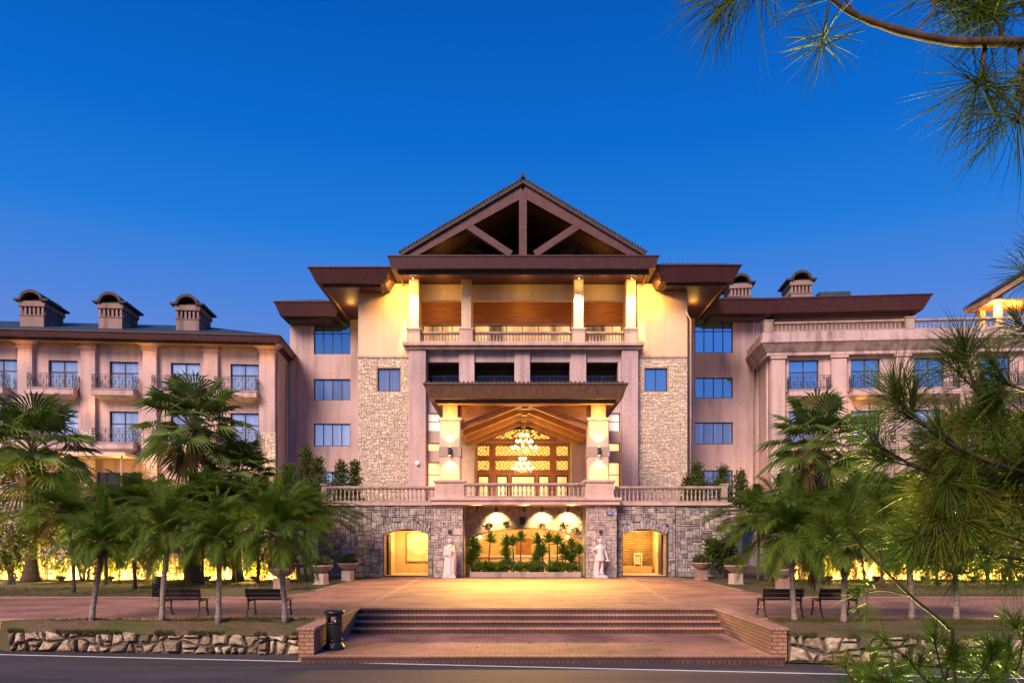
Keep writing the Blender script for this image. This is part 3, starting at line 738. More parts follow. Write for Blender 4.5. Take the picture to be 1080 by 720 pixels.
# (the soffit sheet of the ring is opened by the vault below: the vault hangs under it)
m = MB(); m.face([(-4.66,39.3,9.985),(5.77,39.3,9.985),(5.4,49.9,10.3),(-4.3,49.9,10.3)])
x = -4.6
while x < 5.7: m.tube([(x,39.28,10.0),(x,49.9,10.32)], .07, 5); x += .22
m.build('canopy_tiles', M['tile_dark'], por)
# vault: two boarded slopes, tie beams and rafters
VX0, VX1, VR, VZ0, VZ1 = -2.9, 4.0, .55, 8.12, 9.50
m = MB()
for (xa, za, xb, zb) in ((VX0,VZ0,VR,VZ1),(VR,VZ1,VX1,VZ0)): m.face([(xa,40.9,za),(xb,40.9,zb),(xb,49.85,zb),(xa,49.85,za)])
m.build('vault_ceiling', M['wood_ceiling'], por)
m = MB(); m.face([(VX0,40.88,VZ0),(VR,40.88,VZ1),(VR,40.88,9.55),(VX0,40.88,9.55)]); m.face([(VX1,40.88,VZ0),(VX1,40.88,9.55),(VR,40.88,9.55),(VR,40.88,VZ1)]); m.build('gable_boards', M['wood_beam'], por)
for xx in (VX0-.12, VX1+.12):
    m = MB(); m.box(xx-.16, xx+.16, 41.0, 49.8, 8.05, 9.0); m.build('side_beam', M['wood_beam'], por)
for yy in (41.3, 43.6, 45.9, 48.2):
    m = MB()
    m.beam((VX0,yy,VZ0-.12),(VR,yy,VZ1-.12),.34,.34,(0,0,1)); m.beam((VX1,yy,VZ0-.12),(VR,yy,VZ1-.12),.34,.34,(0,0,1)); m.box(VR-.16,VR+.16,yy-.18,yy+.18,VZ1-.52,VZ1-.05)
    m.build('roof_truss', M['wood_beam'], por)
m = MB(); m.box(VR-.13,VR+.13,41,49.8,VZ1-.22,VZ1+.05); m.build('ridge_beam', M['wood_beam'], por)
# sconces and chandeliers
for cxx, lab in ((-3.42,'up-and-down wall lamp on the left portico column'), (4.42,'up-and-down wall lamp on the right portico column')):
    sc = empty('wall_lamp', (cxx, 40.41, 6.6), label=lab, cat='wall lamp')
    m = MB(); m.box(cxx-.07, cxx+.07, 40.33, 40.415, 6.42, 6.76); m.build('backplate', M['lamp_body'], sc)
    m = MB(); m.lathe([(.08,-.22),(.085,-.2),(.085,.2),(.08,.22)], (cxx,40.25,6.6), 12); m.build('shade', M['lamp_body'], sc, True)
    m = MB(); m.lathe([(.065,-.001),(.065,.0)], (cxx,40.25,6.83), 12); m.lathe([(.065,-.001),(.065,0)], (cxx,40.25,6.37), 12); m.build('bulb', M['bulb'], sc)
    spot((cxx,40.2,6.9), (cxx,40.42,9.0), 60, (1,.57,.11), 100, .8); spot((cxx,40.2,6.3), (cxx,40.42,4.2), 64, (1,.57,.11), 100, .8)
    point((cxx, 40.1, 8.6), 9, WARM, .1)
def chandelier(loc, rad, label, rod):
    ch = empty('chandelier', loc, label=label, cat='chandelier'); x, y, z = loc
    m = MB(); m.tube([(x,y,z+rad*1.3),(x,y,z+rad*1.3+rod)], .02, 6); m.lathe([(.02,-.1*rad),(.10*rad,.1*rad),(.05*rad,.4*rad),(.09*rad,.8*rad),(.03*rad,1.3*rad)], loc, 10)
    glo = []
    for (tr, tz, n) in ((1.0, .05, 10), (.62, .55, 8), (.30, 1.05, 5)):
        for k in range(n):
            t = 2*math.pi*(k+.3)/n; e = (x+rad*tr*math.cos(t), y+rad*tr*math.sin(t), z+rad*tz)
            mid = (x+rad*tr*.55*math.cos(t), y+rad*tr*.55*math.sin(t), z+rad*(tz-.20))
            m.tube([(x,y,z+rad*tz), mid, e], .014, 5); glo.append(e)
    m.build('chandelier_frame', M['brass'], ch)
    for e in glo:
        g = MB(); g.sphere((e[0],e[1],e[2]+.07), .075); g.build('lamp_globe', M['bulb'], ch, True)
    m = MB(); r = random.Random(3)
    for k in range(26):
        t = r.uniform(0,6.28); q = rad*r.uniform(.3,1.0); m.lathe([(.004,0),(.02,.03),(.004,.09)], (x+q*math.cos(t), y+q*math.sin(t), z-.12*r.random()-.08), 5)
    m.build('crystal_drops', M['lit_white'], ch)
    return ch
chandelier((.55,44.2,7.15), .72, 'upper brass chandelier hanging under the portico vault near the front', .82)
chandelier((.50,48.4,6.35), .62, 'lower brass chandelier hanging close to the glazed entrance screen', 1.55)
point((.55,44.2,6.7), 48, WARM, .5); point((.55,44.2,8.5), 7, WARM, .2); point((.50,48.2,6.2), 24, WARM, .4); point((.55,42.0,6.4), 30, WARM, .4)

# ================================================================== MAIN BLOCK
hot = empty('hotel_main_block', (.5, 50, 3.86), label='tall central hotel block with lit loggia and open gabled truss roof', cat='hotel')
BY = 50.0
# central bay wall
ent = (-2.45, 3.5, 3.87, 8.25); sl = [(-5.70,-3.55,9.0,10.2),(-5.70,-3.55,7.7,8.25),(-5.70,-3.55,5.2,7.0)]; sr = [(4.66,6.86,9.0,10.2),(4.66,6.86,7.7,8.25),(4.66,6.86,5.2,7.0)]
ups = [(-5.70,-3.5,11.2,13.5),(-2.62,-.03,11.2,13.5),(1.0,3.58,11.2,13.5),(4.66,6.72,11.2,13.5)]
m = MB(); wall(m, -5.74, 6.9, 3.86, 14.2, BY, [ent]+sl+sr+ups, .35); m.build('wall', M['plaster'], hot)
m = MB()
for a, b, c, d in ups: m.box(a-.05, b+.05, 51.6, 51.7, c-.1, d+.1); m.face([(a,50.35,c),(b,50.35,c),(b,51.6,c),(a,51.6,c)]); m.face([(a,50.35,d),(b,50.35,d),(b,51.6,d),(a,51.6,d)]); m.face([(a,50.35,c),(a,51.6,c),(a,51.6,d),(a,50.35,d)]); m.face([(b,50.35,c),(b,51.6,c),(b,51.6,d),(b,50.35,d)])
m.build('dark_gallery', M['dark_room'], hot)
for a, b, c, d in ups: window(hot, a+.02, b-.02, 11.22, 13.0, 51.58, (.25,.5,.75), (.35,.62), 'glass_dark')
for a, b, c, d in ups:
    m = MB(); m.tube([(a,50.25,12.62),(b,50.25,12.62)], .025, 5); m.tube([((a+b)/2,50.25,11.3),((a+b)/2,50.25,12.62)], .018, 5); m.build('guard_rail', M['iron'], hot)
for k, (a, b, c, d) in enumerate(sl+sr): window(hot, a, b, c, d, BY+.30, (.5,), (.55,) if d-c > 1 else (), 'lit_white' if c > 8 else 'lit_plain', .05)
for x0, x1 in ((-6.85,-5.742),(6.902,7.96)):
    m = MB(); m.box(x0, x1, 49.5, 50.3, 3.87, 14.2); m.build('pilaster', M['plaster'], hot, bevel=.02)
for px in (492.5, 551, 610):
    xc = P(px,0,50).x; m = MB(); m.box(xc-.50, xc+.50, 49.82, 50.0-.003, 9.9, 14.2); m.build('pilaster', M['plaster'], hot, bevel=.02)
m = MB(); m.box(-7.05, 8.16, 49.35, 50.4, 14.2, 14.38); m.box(-7.2, 8.3, 49.15, 50.4, 14.38, 14.62); m.build('cornice', M['trim'], hot, bevel=.02)
# entrance screen
m = MB(); sh = []
for a, b in ((503.7,516),(522.7,580),(587,599)):
    for c, d in ((480,470),(495,485.6),): sh.append((P(a,0,BY).x, P(b,0,BY).x, P(0,c,BY).z, P(0,d,BY).z))
dz = P(0,501,BY).z
sh += [(P(a,0,BY).x, P(b,0,BY).x, 3.95, dz) for a, b in ((503.7,516),(523.7,535.5),(538.7,564.5),(568,579.5),(587,599))]
wall(m, -2.5, 3.55, 3.87, 8.3, BY+.12, sh, .18); scn = m.build('entrance_screen', M['wood_entry'], hot)
for k, h in enumerate(sh):
    g = MB(); g.face([(h[0],BY+.27,h[2]),(h[1],BY+.27,h[2]),(h[1],BY+.27,h[3]),(h[0],BY+.27,h[3])])
    g.build('pane', M['lit_entry'] if k < 6 else M['lit_plain'], scn)
    if k >= 6:
        f = MB(); f.box(h[0], h[0]+.07, BY+.18, BY+.26, h[2], h[3]); f.box(h[1]-.07, h[1], BY+.18, BY+.26, h[2], h[3]); f.box(h[0]+.07, h[1]-.07, BY+.18, BY+.26, h[3]-.08, h[3]); f.box(h[0]+.07,h[1]-.07,BY+.18,BY+.26,h[2],h[2]+.25)
        f.build('door_frame', M['fascia_dark'], scn)
# gable glass above the screen
gx0, gx1, gz0, gz1 = P(519,0,BY).x, P(584,0,BY).x, P(0,463,BY).z, P(0,449,BY).z; gxm = (gx0+gx1)/2
m = MB(); m.beam((gx0-.2,BY-.04,gz0-.06),(gx1+.2,BY-.04,gz0-.06),.1,.14); m.beam((gx0-.2,BY-.06,gz0-.02),(gxm,BY-.06,gz1+.10),.08,.12); m.beam((gx1+.2,BY-.062,gz0-.02),(gxm,BY-.062,gz1+.10),.08,.12)
gf = m.build('gable_window', M['wood_entry'], hot)
m = MB(); m.face([(gx0,BY-.02,gz0),(gx1,BY-.02,gz0),(gxm,BY-.02,gz1+.05)]); m.build('pane', M['lit_entry'], gf)
# towers
TZ = 13.9
for x0, x1, wx0, wx1, sd in ((-10.2,-6.852,-8.95,-7.46,51), (7.962,11.23,8.45,9.93,52)):
    m = MB(); hole = (wx0, wx1, 11.6, 13.1)
    wall(m, x0, x1, TZ, 18.6, BY, [], .2); m.face([(x0,BY,TZ),(x0,57,TZ),(x0,57,18.6),(x0,BY,18.6)]); m.face([(x1,BY,TZ),(x1,57,TZ),(x1,57,18.6),(x1,BY,18.6)])
    m.build('tower_wall', M['plaster_cream'], hot)
    m = MB(); wall(m, x0, x1, 3.86, TZ-.02, BY, [hole], .22); m.face([(x0,BY,3.86),(x0,57,3.86),(x0,57,TZ),(x0,BY,TZ)]); m.face([(x1,BY,3.86),(x1,57,3.86),(x1,57,TZ),(x1,BY,TZ)])
    t = m.build('tower_base', M['mortar_light'], hot)
    m = MB(); ashlar(m, x0, x1, 3.87, TZ-.12, BY, .108, .090, lambda a,b,c,d,h=hole: a < h[1]+.03 and b > h[0]-.03 and c < h[3]+.03 and d > h[2]-.03, .04, 3, 2, sd)
    m.build('tower_ashlar', M['stone_tower'], t)
    m = MB(); m.box(x0-.03, x1+.0, BY-.10, BY+.05, TZ-.12, TZ+.04); m.build('string_course', M['trim'], hot, bevel=.01)
    window(hot, wx0, wx1, 11.6, 13.1, BY+.2, (.5,), (), 'glass_mid' if x0 < 0 else 'glass_blue')
# window walls beside the towers
def flank(x0, x1, wx0, wx1, tall, mids, sgn, mats):
    m = MB(); hs = [(wx0, wx1, *tall)] + [(wx0, wx1, c, d) for c, d in mids]
    wall(m, x0, x1, 3.0, 18.6, 56.0, hs, .22); m.build('flank_wall', M['plaster'], hot)
    window(hot, wx0, wx1, *tall, 56.2, (.25,.5,.75), (.56,.74), mats[0])
    for k, (c, d) in enumerate(mids): window(hot, wx0, wx1, c, d, 56.2, (.25,.5,.75), (), mats[k+1])
flank(-16.4, -10.201, P(331,0,56).x, P(369.5,0,56).x, (15.45,18.2), [(12.1,13.65),(8.75,10.4),(5.0,6.9)], -1, ('glass_blue','glass_mid','glass_pale','glass_pale'))
flank(11.231, 18.0, P(733,0,56).x, P(773,0,56).x, (15.55,18.4), [(12.25,13.75),(8.9,10.5),(5.0,7.0)], 1, ('glass_blue','glass_blue','glass_mid','glass_mid'))
# downpipes
for x, y0, z0, z1 in ((-10.35,55.8,4,18.0),(11.40,49.8,4,16.2),(17.35,55.8,4,18.2)):
    m = MB(); m.tube([(x,y0,z0),(x,y0,z1),(x-.35,y0-.1,z1+.5)] if x > 0 else [(x,y0,z0),(x,y0,z1)], .055, 8); m.build('downpipe', M['water_pipe'], hot, True)
# loggia
LY = 53.0
wz0, wz1 = 14.9, 16.75
lw = [(P(446,0,LY).x, P(487,0,LY).x), (P(500,0,LY).x, P(602,0,LY).x), (P(616,0,LY).x, P(656,0,LY).x)]
m = MB(); wall(m, -6.84, 7.95, 14.6, 18.75, LY, [(a,b,wz0,wz1) for a,b in lw], .2)
m.face([(-6.84,50.2,14.6),(-6.84,LY,14.6),(-6.84,LY,18.75),(-6.84,50.2,18.75)]); m.face([(7.95,50.2,14.6),(7.95,LY,14.6),(7.95,LY,18.75),(7.95,50.2,18.75)]); m.face([(-6.84,49.4,14.63),(7.95,49.4,14.63),(7.95,LY,14.63),(-6.84,LY,14.63)])
m.build('loggia_wall', M['plaster_cream'], hot)
for k, (a, b) in enumerate(lw):
    m = MB(); m.box(a-.05, b+.05, LY-.06, LY-.002, wz1+.06, 18.6); m.build('wood_panel', M['wood_panel'], hot)
    n = 6 if k == 1 else 4
    f = window(hot, a, b, wz0, wz1, LY+.15, [i/n for i in range(1,n)], (), 'lit_curtain' if k != 1 else 'lit_curtain')
for i, (px, lit) in enumerate(((437,1),(492,0),(610,1),(665,1))):
    xc = P(px,0,49.6).x
    m = MB(); m.box(xc-.42, xc+.42, 49.25, 50.05, 14.62, 15.42); m.box(xc-.47, xc+.47, 49.2, 50.1, 15.42, 15.52); b = m.build('loggia_pedestal', M['trim'], hot, bevel=.015)
    m = MB(); m.box(xc-.31, xc+.31, 49.35, 49.95, 15.52, 18.72); m.build('loggia_column', M['plaster_cream'], hot, bevel=.02)
    if lit:
        spot((xc, 48.6, 18.55), (xc, 49.5, 16.5), 460, (1,.74,.36), 34, .5); spot((xc, 48.9, 18.6), (xc, 49.4, 17.4), 150, (1,.72,.32), 75, .8); point((xc, 48.9, 18.3), 4, WARM2, .1)
        m = MB(); m.lathe([(.07,0),(.09,.12),(.05,.16)], (xc,48.98,18.5), 10); m.build('loggia_downlight', M['lamp_body'], hot)
xs = [P(px,0,49.6).x for px in (437,492,610,665)]
for a, b in zip(xs, xs[1:]): balustrade(hot, a+.43, b-.43, 49.65, 14.62, .74, .20)
for x in (-5.0, .6, 6.1): point((x, 51.2, 17.9), 18, WARM, .4)
def wash(loc, to, watt, c, sx, sy):
    d = bpy.data.lights.new('soffit_wash', 'AREA'); d.shape = 'RECTANGLE'; d.size = sx; d.size_y = sy; d.energy = watt*LK; d.color = c
    o = bpy.data.objects.new('soffit_wash', d); col.objects.link(o); o.location = loc; o.rotation_euler = (Vector(to)-Vector(loc)).to_track_quat('-Z', 'Y').to_euler(); return o
for xx in (-8.6, 9.6): wash((xx, 48.6, 18.3), (xx, 50.0, 15.6), 190, (1, .47, .08), 3.2, .25)
point((-11.2, 52.5, 17.6), 14, WARM, .3); point((12.2, 52.5, 17.7), 14, WARM, .3)
m = MB(); m.box(-6.835, 7.945, 50.35, 50.75, 17.62, 18.735); m.build('loggia_beam', M['plaster_cream'], hot, bevel=.01)
for x in (-4.6, .6, 5.7): point((x, 49.0, 18.0), 9, WARM, .3)
# roofs
fascia(hot, -7.78, 8.83, 47.2, 61, 18.66, 19.42, .14, .26, 'soffit', 'main_eaves', .35, sof=18.74)
fascia(hot, -12.82, -7.72, 47.6, 58.2, 17.98, 18.88, .40, .16, 'soffit', 'tower_eaves', .3, sof=18.42)
fascia(hot, 8.77, 14.05, 47.6, 58.2, 18.08, 19.0, .40, .16, 'soffit', 'tower_eaves', .3, sof=18.52)
hip(hot, -12.82, -7.8, 47.6, 58.2, 18.885, .85, inset=2.4); hip(hot, 8.85, 14.05, 47.6, 58.2, 19.005, .85, inset=2.4)
m = MB(); x = 9.3
while x < 13.2: m.lathe([(.10,0),(.10,.12),(.03,.16)], (x, 48.4, 19.2), 6); x += .26
m.build('ridge_tiles', M['tile_dark'], hot)
fascia(hot, -16.95, -12.3, 54.0, 62, 17.75, 18.72, .35, .22, 'timber', 'flank_eaves', .35); hip(hot, -16.95, -12.3, 54, 62, 18.725, .7, inset=2)
fascia(hot, 13.2, 18.5, 54.0, 62, 17.95, 18.9, .35, .22, 'timber', 'flank_eaves', .35); hip(hot, 13.2, 18.5, 54, 62, 18.905, .7, inset=2)
# gable
GZ, AP, GX0, GX1, GXM, GY = 19.43, 23.80, -6.85, 7.85, .50, 47.75
m = MB(); th = .30
for a, s in ((GX0-.25,1),(GX1+.25,-1)):
    z = GZ+.05
    m.face([(a,GY-.25,z),(GXM,GY-.25,AP+.2),(GXM,62,AP+.2),(a,62,z)]); m.face([(a,GY-.25,z+th),(GXM,GY-.25,AP+.2+th),(GXM,62,AP+.2+th),(a,62,z+th)])
    m.face([(a,GY-.25,z),(GXM,GY-.25,AP+.2),(GXM,GY-.25,AP+.2+th),(a,GY-.25,z+th)], 1); m.face([(a,GY-.25,z),(a,62,z),(a,62,z+th),(a,GY-.25,z+th)])
rf = m.build('gable_roof', [M['roof_under'], M['tile_dark']], hot)
m = MB(); n = 44
for s, a in ((1,GX0-.28),(-1,GX1+.28)):
    for k in range(n):
        t = k/n; x = a+(GXM-a)*t; z = GZ+.05+th+(AP+.15-GZ)*t
        m.tube([(x,GY-.32,z+.02),(x,62,z+.02)], .065, 5)
m.build('gable_tiles', M['tile_dark'], rf)
m = MB(); m.box(GXM-.12, GXM+.12, GY-.4, 62, AP+.5, AP+.72); m.lathe([(.10,0),(.07,.08),(.02,.12)], (GXM,GY-.3,AP+.70), 8); m.build('ridge_cap', M['tile_dark'], rf)
def truss(y, mat, wdt, thick):
    m = MB(); x0, x1 = GX0+.1, GX1-.1
    for x in (x0, x1):
        m.beam((x,y,GZ+.18),(GXM,y,AP-.22),thick,wdt,(0,0,1))
    m.box(GXM-.24, GXM+.24, y-thick/2-.03, y+thick/2+.03, GZ+.02, AP-.3)
    for s in (-1, 1):
        hx = GXM+s*3.6; hz = GZ+(AP-GZ)*(1-3.6/7.55)-.05
        m.beam((hx,y,hz-.1),(GXM+s*.75,y,GZ+.25),thick*.9,.42,(0,0,1))
    m.box(x0, x1, y-thick/2-.02, y+thick/2+.02, GZ-.02, GZ+.30) if y > 48 else None
    return m.build('gable_truss', M[mat], rf)
truss(GY+.1, 'timber', .72, .35); truss(51.6, 'timber_dark', .5, .3); truss(55.6, 'timber_dark', .5, .3)
m = MB(); m.face([(GX0,58.5,GZ),(GX1,58.5,GZ),(GXM,58.5,AP)]); m.build('gable_back', M['timber_dark'], rf)
for px in (455,475,520,600,640,660):
    x = P(px,0,48).x; m = MB(); m.box(x-.12, x+.12, 47.5, 47.7, 19.43, 19.55); m.build('bracket', M['trim'], rf)
for xx in (-4.0, 5.0): point((xx, 50.0, 19.9), 5, WARM, .3)
# small white lamp on the left pilaster
m = MB(); m.sphere(P(440,488,49.38), .14); wl = m.build('wall_lamp', M['lit_white'], None, True); tag(wl, 'small white globe lamp on the plaster pilaster left of the portico', 'wall lamp')

# ================================================================== WINGS
def chimney(parent, u, v, wd, dp, zb, z1, z2):
    """boxy vent with louvre posts and a half-round vaulted lid; zb base, z1 spring of the vault, z2 its crown"""
    c = MB(); h = wd/2; zl0 = z1-.95; zl1 = z1-.35
    c.box(u-h, u+h, v, v+dp, zb, zl0); c.box(u-h-.05, u+h+.05, v-.05, v+dp+.05, zl0, zl0+.05)
    c.box(u-h-.08, u+h+.08, v-.08, v+dp+.08, zl1, z1)
    for i in range(6):
        x = u-h+.08+(wd-.16)*i/5
        for y in (v+.06, v+dp-.06): c.box(x-.07, x+.07, y-.06, y+.06, zl0+.05, zl1)
    for i in range(1,8):
        y = v+.06+(dp-.12)*i/8
        for x in (u-h+.06, u+h-.06): c.box(x-.06, x+.06, y-.07, y+.07, zl0+.05, zl1)
    body = c.build('chimney', M['vent'], parent)
    d = MB(); d.box(u-h+.2, u+h-.2, v+.2, v+dp-.2, zl0, zl1); d.box(u-h*.72, u+h*.72, v+.25, v+dp-.2, z1, z1+.2); d.build('dark_inside', M['dark_room'], body)
    a = MB(); n = 12; r1, r2 = h*.80, h*1.02; hz = z2-z1
    arc = [(math.cos(math.pi*k/n), math.sin(math.pi*k/n)) for k in range(n+1)]
    y0, y1 = v-.22, v+dp+.22
    for (ca,sa),(cb,sb) in zip(arc,arc[1:]):
        i0, i1 = (u+r1*ca, z1+(hz-.2)*sa), (u+r1*cb, z1+(hz-.2)*sb); o0, o1 = (u+r2*ca, z1+hz*sa), (u+r2*cb, z1+hz*sb)
        a.face([(i0[0],y0,i0[1]),(i1[0],y0,i1[1]),(o1[0],y0,o1[1]),(o0[0],y0,o0[1])]); a.face([(o0[0],y0,o0[1]),(o1[0],y0,o1[1]),(o1[0],y1,o1[1]),(o0[0],y1,o0[1])])
        a.face([(i0[0],y0,i0[1]),(i0[0],y1,i0[1]),(i1[0],y1,i1[1]),(i1[0],y0,i1[1])]); a.face([(i0[0],y1,i0[1]),(o0[0],y1,o0[1]),(o1[0],y1,o1[1]),(i1[0],y1,i1[1])])
    for s in (-1,1): a.box(min(u+s*r1, u+s*(h+.34)), max(u+s*r1, u+s*(h+.34)), y0, y1, z1+.01, z1+.14)
    a.build('chimney_vault', M['tile_dark'], body)
    return body
def railing(parent, x0, x1, y0, y1, z0, h):
    """wrought iron: front at y0, sides back to y1"""
    m = MB(); t = .022
    def seg(a, b):
        d = Vector(b)-Vector(a); Ln = d.length
        for z in (z0+.06, z0+h-.14, z0+h): m.beam((a[0],a[1],z), (b[0],b[1],z), t*1.5, t*1.5)
        n = max(2, round(Ln/.42))
        for i in range(n+1):
            p = Vector(a)+d*(i/n); m.beam((p.x,p.y,z0), (p.x,p.y,z0+h), t*1.2, t*1.2, (1,0,0))
        for i in range(n):
            p, q = Vector(a)+d*(i/n), Vector(a)+d*((i+1)/n); lo, hi = z0+.06, z0+h-.14
            m.beam((p.x,p.y,lo),(q.x,q.y,hi),t,t); m.beam((p.x,p.y,hi),(q.x,q.y,lo),t,t)
            c = (p+q)/2; m.beam((c.x,c.y,lo),(c.x,c.y,hi),t*.8,t*.8,(1,0,0))
    seg((x0,y0),(x1,y0)); seg((x0,y0),(x0,y1)); seg((x1,y0),(x1,y1))
    return m.build('railing', M['iron'], parent)
def balcony(parent, x0, x1, z, dep=.95, mat='plaster'):
    m = MB(); m.box(x0, x1, -dep, -.003, z-.42, z-.06); m.box(x0-.05, x1+.05, -dep-.05, -.004, z-.06, z); m.frustum((x0+.35,x1-.35,-dep+.4,-.005),(x0+.04,x1-.04,-dep+.04,-.005),z-.66,z-.42)
    b = m.build('balcony', M[mat], parent, bevel=.01)
    railing(b, x0+.05, x1-.05, -dep+.04, -.02, z, .92)
class Wing:
    def __init__(s, X0, Y0, a): s.X0, s.Y0, s.a = X0, Y0, a
    def u(s, px): k = (px-CX)/F; return (k*s.Y0-s.X0)/(math.cos(s.a)-k*math.sin(s.a))
    def world(s, u, v, z): return (s.X0+u*math.cos(s.a)-v*math.sin(s.a), s.Y0+u*math.sin(s.a)+v*math.cos(s.a), z)
# --- left wing
WL = Wing(-16.18, 52.0, R(5.3))
lw_ = empty('hotel_left_wing', (WL.X0, WL.Y0, 0), WL.a, 'pink plastered hotel wing with iron balconies and three roof vents', 'hotel wing')
bays = [(0-14,18,-16,13),(51,82,34,86),(115.5,146,101,148),(180,211,163,216),(243,273,228,275.5)]
wins = []
for a, b, c, d in bays:
    ua, ub = WL.u(a), WL.u(b); wins += [(ua,ub,11.85,13.78),(ua,ub,8.35,10.48)]
m = MB(); wall(m, -36, 0, 0, 15.3, 0, wins, .28); m.face([(0,0,0),(0,8,0),(0,8,15.3),(0,0,15.3)]); m.build('wall', M['plaster'], lw_)
for a, b, c, d in wins: window(lw_, a, b, c, d, .24, (.5,), (.62,), 'glass_pale', .07)
for a, b in ((-44,-30),(21,36.5),(87,102.5),(152,167),(216,231),(274.5,291)):
    ua, ub = WL.u(a), WL.u(b)
    m = MB(); m.box(ua, ub, -.32, -.002, 9.2, 14.5); p = m.build('pilaster', M['plaster'], lw_, bevel=.015)
    m = MB(); m.box(ua-.08, ub+.08, -.42, -.003, 14.5, 14.66); m.frustum((ua,ub,-.34,-.004),(ua-.45,ub+.45,-.9,-.004),14.66,14.98) if a in (21,152,274.5) else m.box(ua,ub,-.33,-.004,14.66,14.9); m.build('capital', M['plaster'], p)
    m = MB(); m.box(ua-.02, ub+.02, -.34, -.004, 0, 9.2); q = m.build('pilaster_base', M['mortar_light'], lw_)
    m = MB(); ashlar(m, ua-.05, ub+.05, 3, 9.18, -.34, .14, .12, None, .05, 3, 2, int(ua*10)&255); m.build('ashlar_cladding', M['stone_tower'], q)
for k, (a, b, c, d) in enumerate(bays):
    balcony(lw_, WL.u(c)+.1, WL.u(d)-.1, 11.8); balcony(lw_, WL.u(c)+.1, WL.u(d)-.1, 8.3)
fascia(lw_, -37, .55, -1.45, 15, 14.98, 15.42, .10, .14, 'soffit', 'eaves', .3)
hip(lw_, -37, .55, -1.45, 15, 15.425, 2.5, 'tile_teal', 'roof', 7.6)
for px, zt in ((27,19.0),(111.5,18.95),(194.5,18.95)):
    u = WL.u(px)-.12; chimney(lw_, u, 1.0, 1.52, 2.7, 15.5, 17.92, 18.66)
for x, y in ((.06, .25), (.08, 3.4)):
    m = MB(); m.tube([(x,y,2),(x,y,14.6)], .055, 8); m.build('downpipe', M['water_pipe'], lw_, True)
# ground-floor canopy and glazing
u0, u1 = WL.u(40), WL.u(150)
m = MB(); m.frustum((u0,u1,-2.6,-.01),(u0+.2,u1-.2,-2.4,-.01),7.25,7.5); m.build('canopy', M['plaster_cream'], lw_)
m = MB(); m.face([(u0+.2,-.03,2.2),(u1-.2,-.03,2.2),(u1-.2,-.03,6.4),(u0+.2,-.03,6.4)]); g = m.build('shopfront', M['glass_dark'], lw_)
m = MB()
for i in range(7): x = u0+.2+(u1-u0-.4)*i/6; m.box(x-.05, x+.05, -.12, -.031, 2.2, 6.4)
m.box(u0+.1,u1-.1,-.13,-.032,4.9,5.0); m.build('mullions', M['frame'], g)
m = MB()
for i in range(4): x = u0+.4+(u1-u0-.8)*i/3; m.tube([(x,-2.3,2),(x,-2.3,7.25)], .06, 8)
m.build('canopy_posts', M['water_pipe'], lw_)
for px in (28, 159, 283): point(WL.world(WL.u(px), -.85, 14.2), 3.2, AMBER, .08)
for px in (94, 224): point(WL.world(WL.u(px), -.85, 14.2), 1.4, AMBER, .08)
for px in (60,120,175,250): point(WL.world(WL.u(px)+1.2, -1.9, 6.6), 24, WARM, .2)
for px in (100, 222): point(WL.world(WL.u(px), -.8, 10.6), 3, AMBER, .1)
# --- right wing
WR = Wing(17.27, 52.0, R(-5.0))
rw = empty('hotel_right_wing', (WR.X0, WR.Y0, 0), WR.a, 'pink plastered hotel wing with a balustraded flat roof behind the pine', 'hotel wing')
rb = [(832,863.5,827.5,874),(897.4,928,893,941),(964,996,960,1008),(1035,1066,1027,1076),(1104,1138,1098,1148)]
wins = []
for a, b, c, d in rb: wins += [(WR.u(a),WR.u(b),11.95,14.05),(WR.u(a),WR.u(b),8.4,10.6)]
wins.append((WR.u(834), WR.u(930), 3.6, 7.15, .9))
m = MB(); wall(m, 0, 27, 0, 14.7, 0, wins, .28); m.face([(0,0,0),(0,9,0),(0,9,14.7),(0,0,14.7)]); m.build('wall', M['plaster'], rw)
for h in wins[:-1]: window(rw, *h[:4], .24, (.5,), (.62,), 'glass_blue' if h[2] > 11 else 'glass_mid', .07)
a, b = wins[-1][:2]; window(rw, a+.01, b-.01, 3.62, 7.1, .45, [i/6 for i in range(1,6)], (.55,), 'glass_dark', .08)
for a, b in ((812.5,827),(875.5,891.6),(942.5,958),(1010,1025),(1079,1096)):
    ua, ub = WR.u(a), WR.u(b)
    m = MB(); m.box(ua, ub, -.32, -.002, 8.0, 14.1); p = m.build('pilaster', M['plaster'], rw, bevel=.015)
    m = MB(); m.box(ua-.08, ub+.08, -.42, -.003, 14.1, 14.28); m.build('capital', M['trim'], p)
    m = MB(); m.box(ua-.02, ub+.02, -.34, -.004, 0, 8.0); q = m.build('pilaster_base', M['mortar_light'], rw)
    m = MB(); ashlar(m, ua-.05, ub+.05, 3, 7.98, -.34, .14, .12, None, .05, 3, 2, int(ua*10)&255); m.build('ashlar_cladding', M['stone_tower'], q)
for a, b, c, d in rb: balcony(rw, WR.u(c)+.1, WR.u(d)-.1, 11.9, mat='plaster_stained'); balcony(rw, WR.u(c)+.1, WR.u(d)-.1, 8.3, mat='plaster_stained')
m = MB(); m.box(-.30, 27, -.45, 9, 14.28, 14.52); m.frustum((-.35,27,-.5,9),(-.75,27,-.95,9),14.52,15.05); m.box(-.80,27,-1.0,9,15.05,15.22); m.box(-.70,27,-.9,9,15.22,15.72)
m.build('cornice', M['plaster_stained'], rw)
px = [WR.u(826), WR.u(884), WR.u(950), WR.u(1016), WR.u(1090)]
balustrade(rw, -.6, 26.8, -.62, 15.72, .72, .27, posts=(-.3, WR.u(887)+4.1, WR.u(1090)), pw=.55)
m = MB(); m.tube([(-.06,.5,2),(-.06,.5,14.2)], .055, 8); m.tube([(-.06,3.3,2),(-.06,3.3,14.2)], .055, 8); m.build('downpipe', M['water_pipe'], rw, True)
